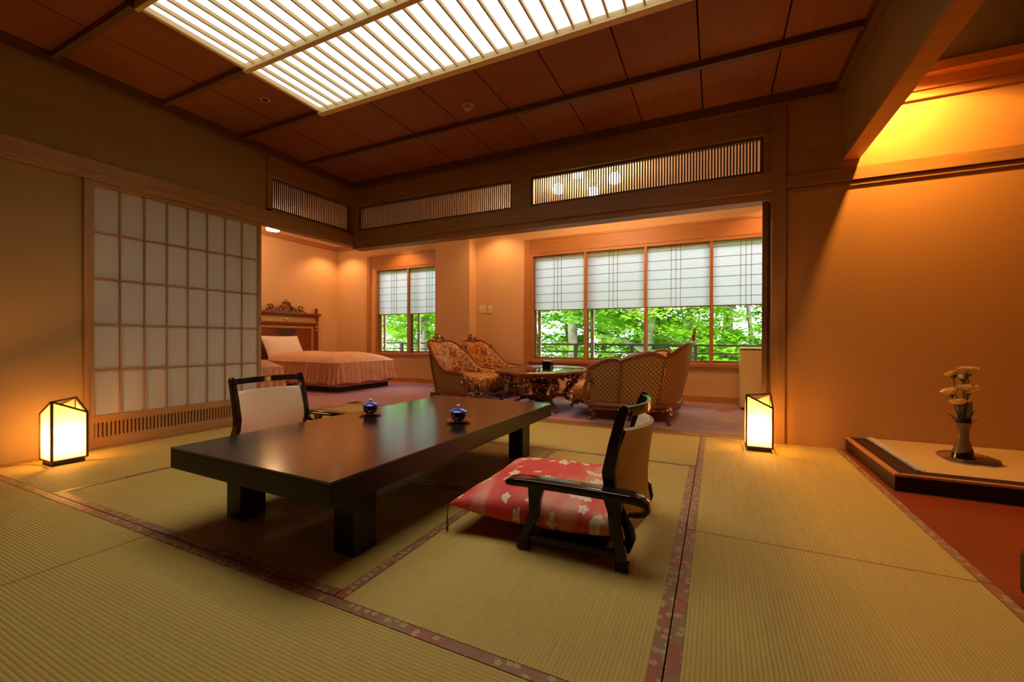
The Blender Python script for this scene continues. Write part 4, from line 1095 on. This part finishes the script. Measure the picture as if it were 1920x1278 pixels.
for k in range(4):
    a = PI/4+k*PI/2; st.tube([(.05*math.cos(a), .05*math.sin(a), .085), (.18*math.cos(a), .22*math.sin(a), .12), (.29*math.cos(a), .354*math.sin(a), .105)], [.03, .024, .02], 8)
st.build('stretcher', M['gilt'], ct)
bxo = thing('lacquer_box', 'black cube shaped box on the coffee table', 'box', (-1.775, 4.68, .4303))
bx(-.05, .05, -.05, .05, .0, .075).build('body', M['lacquer'], bxo, .004)
bx(-.052, .052, -.052, .052, .0755, .09).build('lid', M['lacquer'], bxo, .004)

# ------------------------------------------------------------------ balcony and trees outside
struct('balcony_floor', bx(-8.2, 3.2, 6.27, 7.3, -.28, -.18), M['concrete'], 'concrete balcony outside the windows', 'balcony')
struct('sun_block_slab', bx(-9, 4, 5.95, 6.60, 3.35, 3.5), M['concrete'], 'unseen slab added above the balcony to keep sun off the windows', 'sun block')  # slab added out of view, stops direct sun entering through the windows
br = thing('balcony_rail', 'dark wooden balcony railing outside the windows', 'railing', (0, 0, 0))
bx(-8.2, 3.2, 7.08, 7.15, .672, .705).build('hand_rail', M['rail'], br); bx(-8.2, 3.2, 7.09, 7.13, .553, .578).build('lower_rail', M['rail'], br)
for k in range(12): bx(-7.98+k*.95+.07, -7.98+k*.95+.12, 7.085, 7.145, -.18, .672).build('rail_post', M['rail'], br)
struct('ground_outside', bx(-60, 50, 6.5, 70, -4.2, -4.0), M['forest'], 'wooded ground below the balcony', 'ground')

def make_tree(label, x, y, r0, lean, seed, leafmat, bark, nleaf, group, zlow=-2.2, zhigh=4.2, spread=2.2):
    rnd = random.Random(seed); t = thing('maple_tree', label, 'tree', (x, y, -4.0), 0, group)
    Ht = 9.0; pts = []; 
    for i in range(13):
        v = i/12; pts.append((lean[0]*v*Ht*.12+.16*math.sin(v*5+seed), lean[1]*v*Ht*.12+.12*math.cos(v*4+seed), Ht*v))
    MB().tube(pts, [r0*(1.25-.95*i/12) for i in range(13)], 10).build('trunk', M[bark], t)
    tips = []
    for k in range(13):
        zz = rnd.uniform(2.2, 7.6); i = min(11, int(zz/Ht*12)); b = Vector(pts[i]); a = rnd.uniform(0, 2*PI); L_ = rnd.uniform(.7, 1.0)*spread
        P = [b]
        for j in range(1, 6):
            a += rnd.uniform(-.35, .35); P.append(P[-1] + Vector((math.cos(a), math.sin(a), rnd.uniform(-.05, .5)))*L_/5)
        MB().tube(P, [r0*.42*(1-.15*j) for j in range(6)], 6).build('branch', M[bark], t)
        tips += P[1:]
    vs_ = []; fs = []
    pads = []
    for _ in range(160):
        c = rnd.choice(tips); pads.append((c + Vector((rnd.gauss(0, .35), rnd.gauss(0, .35), rnd.gauss(0, .3))), rnd.uniform(.25, .6), rnd.uniform(-.35, .35), rnd.uniform(-.35, .35)))
    for _ in range(nleaf):
        c, R_, tx, ty = rnd.choice(pads); a = rnd.uniform(0, 2*PI); q = R_*math.sqrt(rnd.random())
        p = c + Vector((q*math.cos(a), q*math.sin(a), 0)); p.z += tx*(p.x-c.x)+ty*(p.y-c.y)+rnd.gauss(0, .04)
        s = rnd.uniform(.035, .075); d = rnd.uniform(0, 2*PI); u = Vector((math.cos(d), math.sin(d), rnd.uniform(-.6, .3)))*s; w_ = Vector((-math.sin(d), math.cos(d), rnd.uniform(-.5, .5)))*s
        b = len(vs_)
        vs_ += [p-u*.7, p+w_*.85-u*.2, p+w_*.35+u*.1, p+u*1.1, p-w_*.35+u*.1, p-w_*.85-u*.2]
        fs.append((b, b+1, b+2, b+3, b+4, b+5))
    f = MB(); f.v = [tuple(v) for v in vs_]; f.f = fs; f.sm = [False]*len(fs)
    f.build('foliage', M[leafmat], t)['kind'] = 'stuff'
    return t
trees = [
    ('maple with a pale leaning trunk behind the second window pane', -1.62, 9.9, .165, (.55, .0), 3, 'leaf_a', 'bark_pale', 13000),
    ('maple with a forked grey trunk behind the first window pane', -3.15, 9.9, .16, (-.25, .0), 5, 'leaf_b', 'bark_pale', 13000),
    ('slender dark maple just beyond the railing behind the third pane', -.55, 10.2, .07, (.3, .1), 8, 'leaf_b', 'bark', 14000),
    ('slender maple behind the window pane next to the refrigerator', .75, 10.0, .06, (-.4, .1), 12, 'leaf_a', 'bark', 14000),
    ('bright maple seen through the narrow bedroom window', -7.6, 10.0, .09, (.2, .1), 15, 'leaf_a', 'bark', 14000)]
for a in trees: make_tree(*a, None)
rnd = random.Random(21)
far = [(-12.5, 11.5), (-10, 12.5), (-8.6, 11), (-6.2, 11.8), (-4.6, 10.6), (-2.6, 11.6), (-.9, 12.2), (.5, 11.0), (1.9, 10.4), (2.6, 12.5), (-5.4, 12.7), (-3.8, 12.1), (-1.8, 13.3), (-9.4, 13.4), (-3.6, 14.2), (-.2, 14.4), (-7, 14.4), (3.6, 14)]
for k, (x, y) in enumerate(far):
    make_tree('one of the leafy maples deeper in the wood outside', x, y, rnd.uniform(.06, .12), (rnd.uniform(-.5, .5), 0), 40+k, 'leaf_a' if k % 3 else 'leaf_b', 'bark', 14000, 'maples deeper in the wood')
# sky light enters through the windows
for nm, xs, z0, z1, y in (('window_portal', WX, WZ0, WZ1, YW+.2), ('window_portal', LX, LZ0, LZ1, YBW+.2)):
    l = bpy.data.lights.new(nm, 'AREA'); l.shape = 'RECTANGLE'; l.size = xs[-1]-xs[0]; l.size_y = z1-z0; l.cycles.is_portal = True
    o = bpy.data.objects.new(nm, l); C.objects.link(o); o.location = ((xs[0]+xs[-1])/2, y, (z0+z1)/2); o.rotation_euler = (-PI/2, 0, 0)
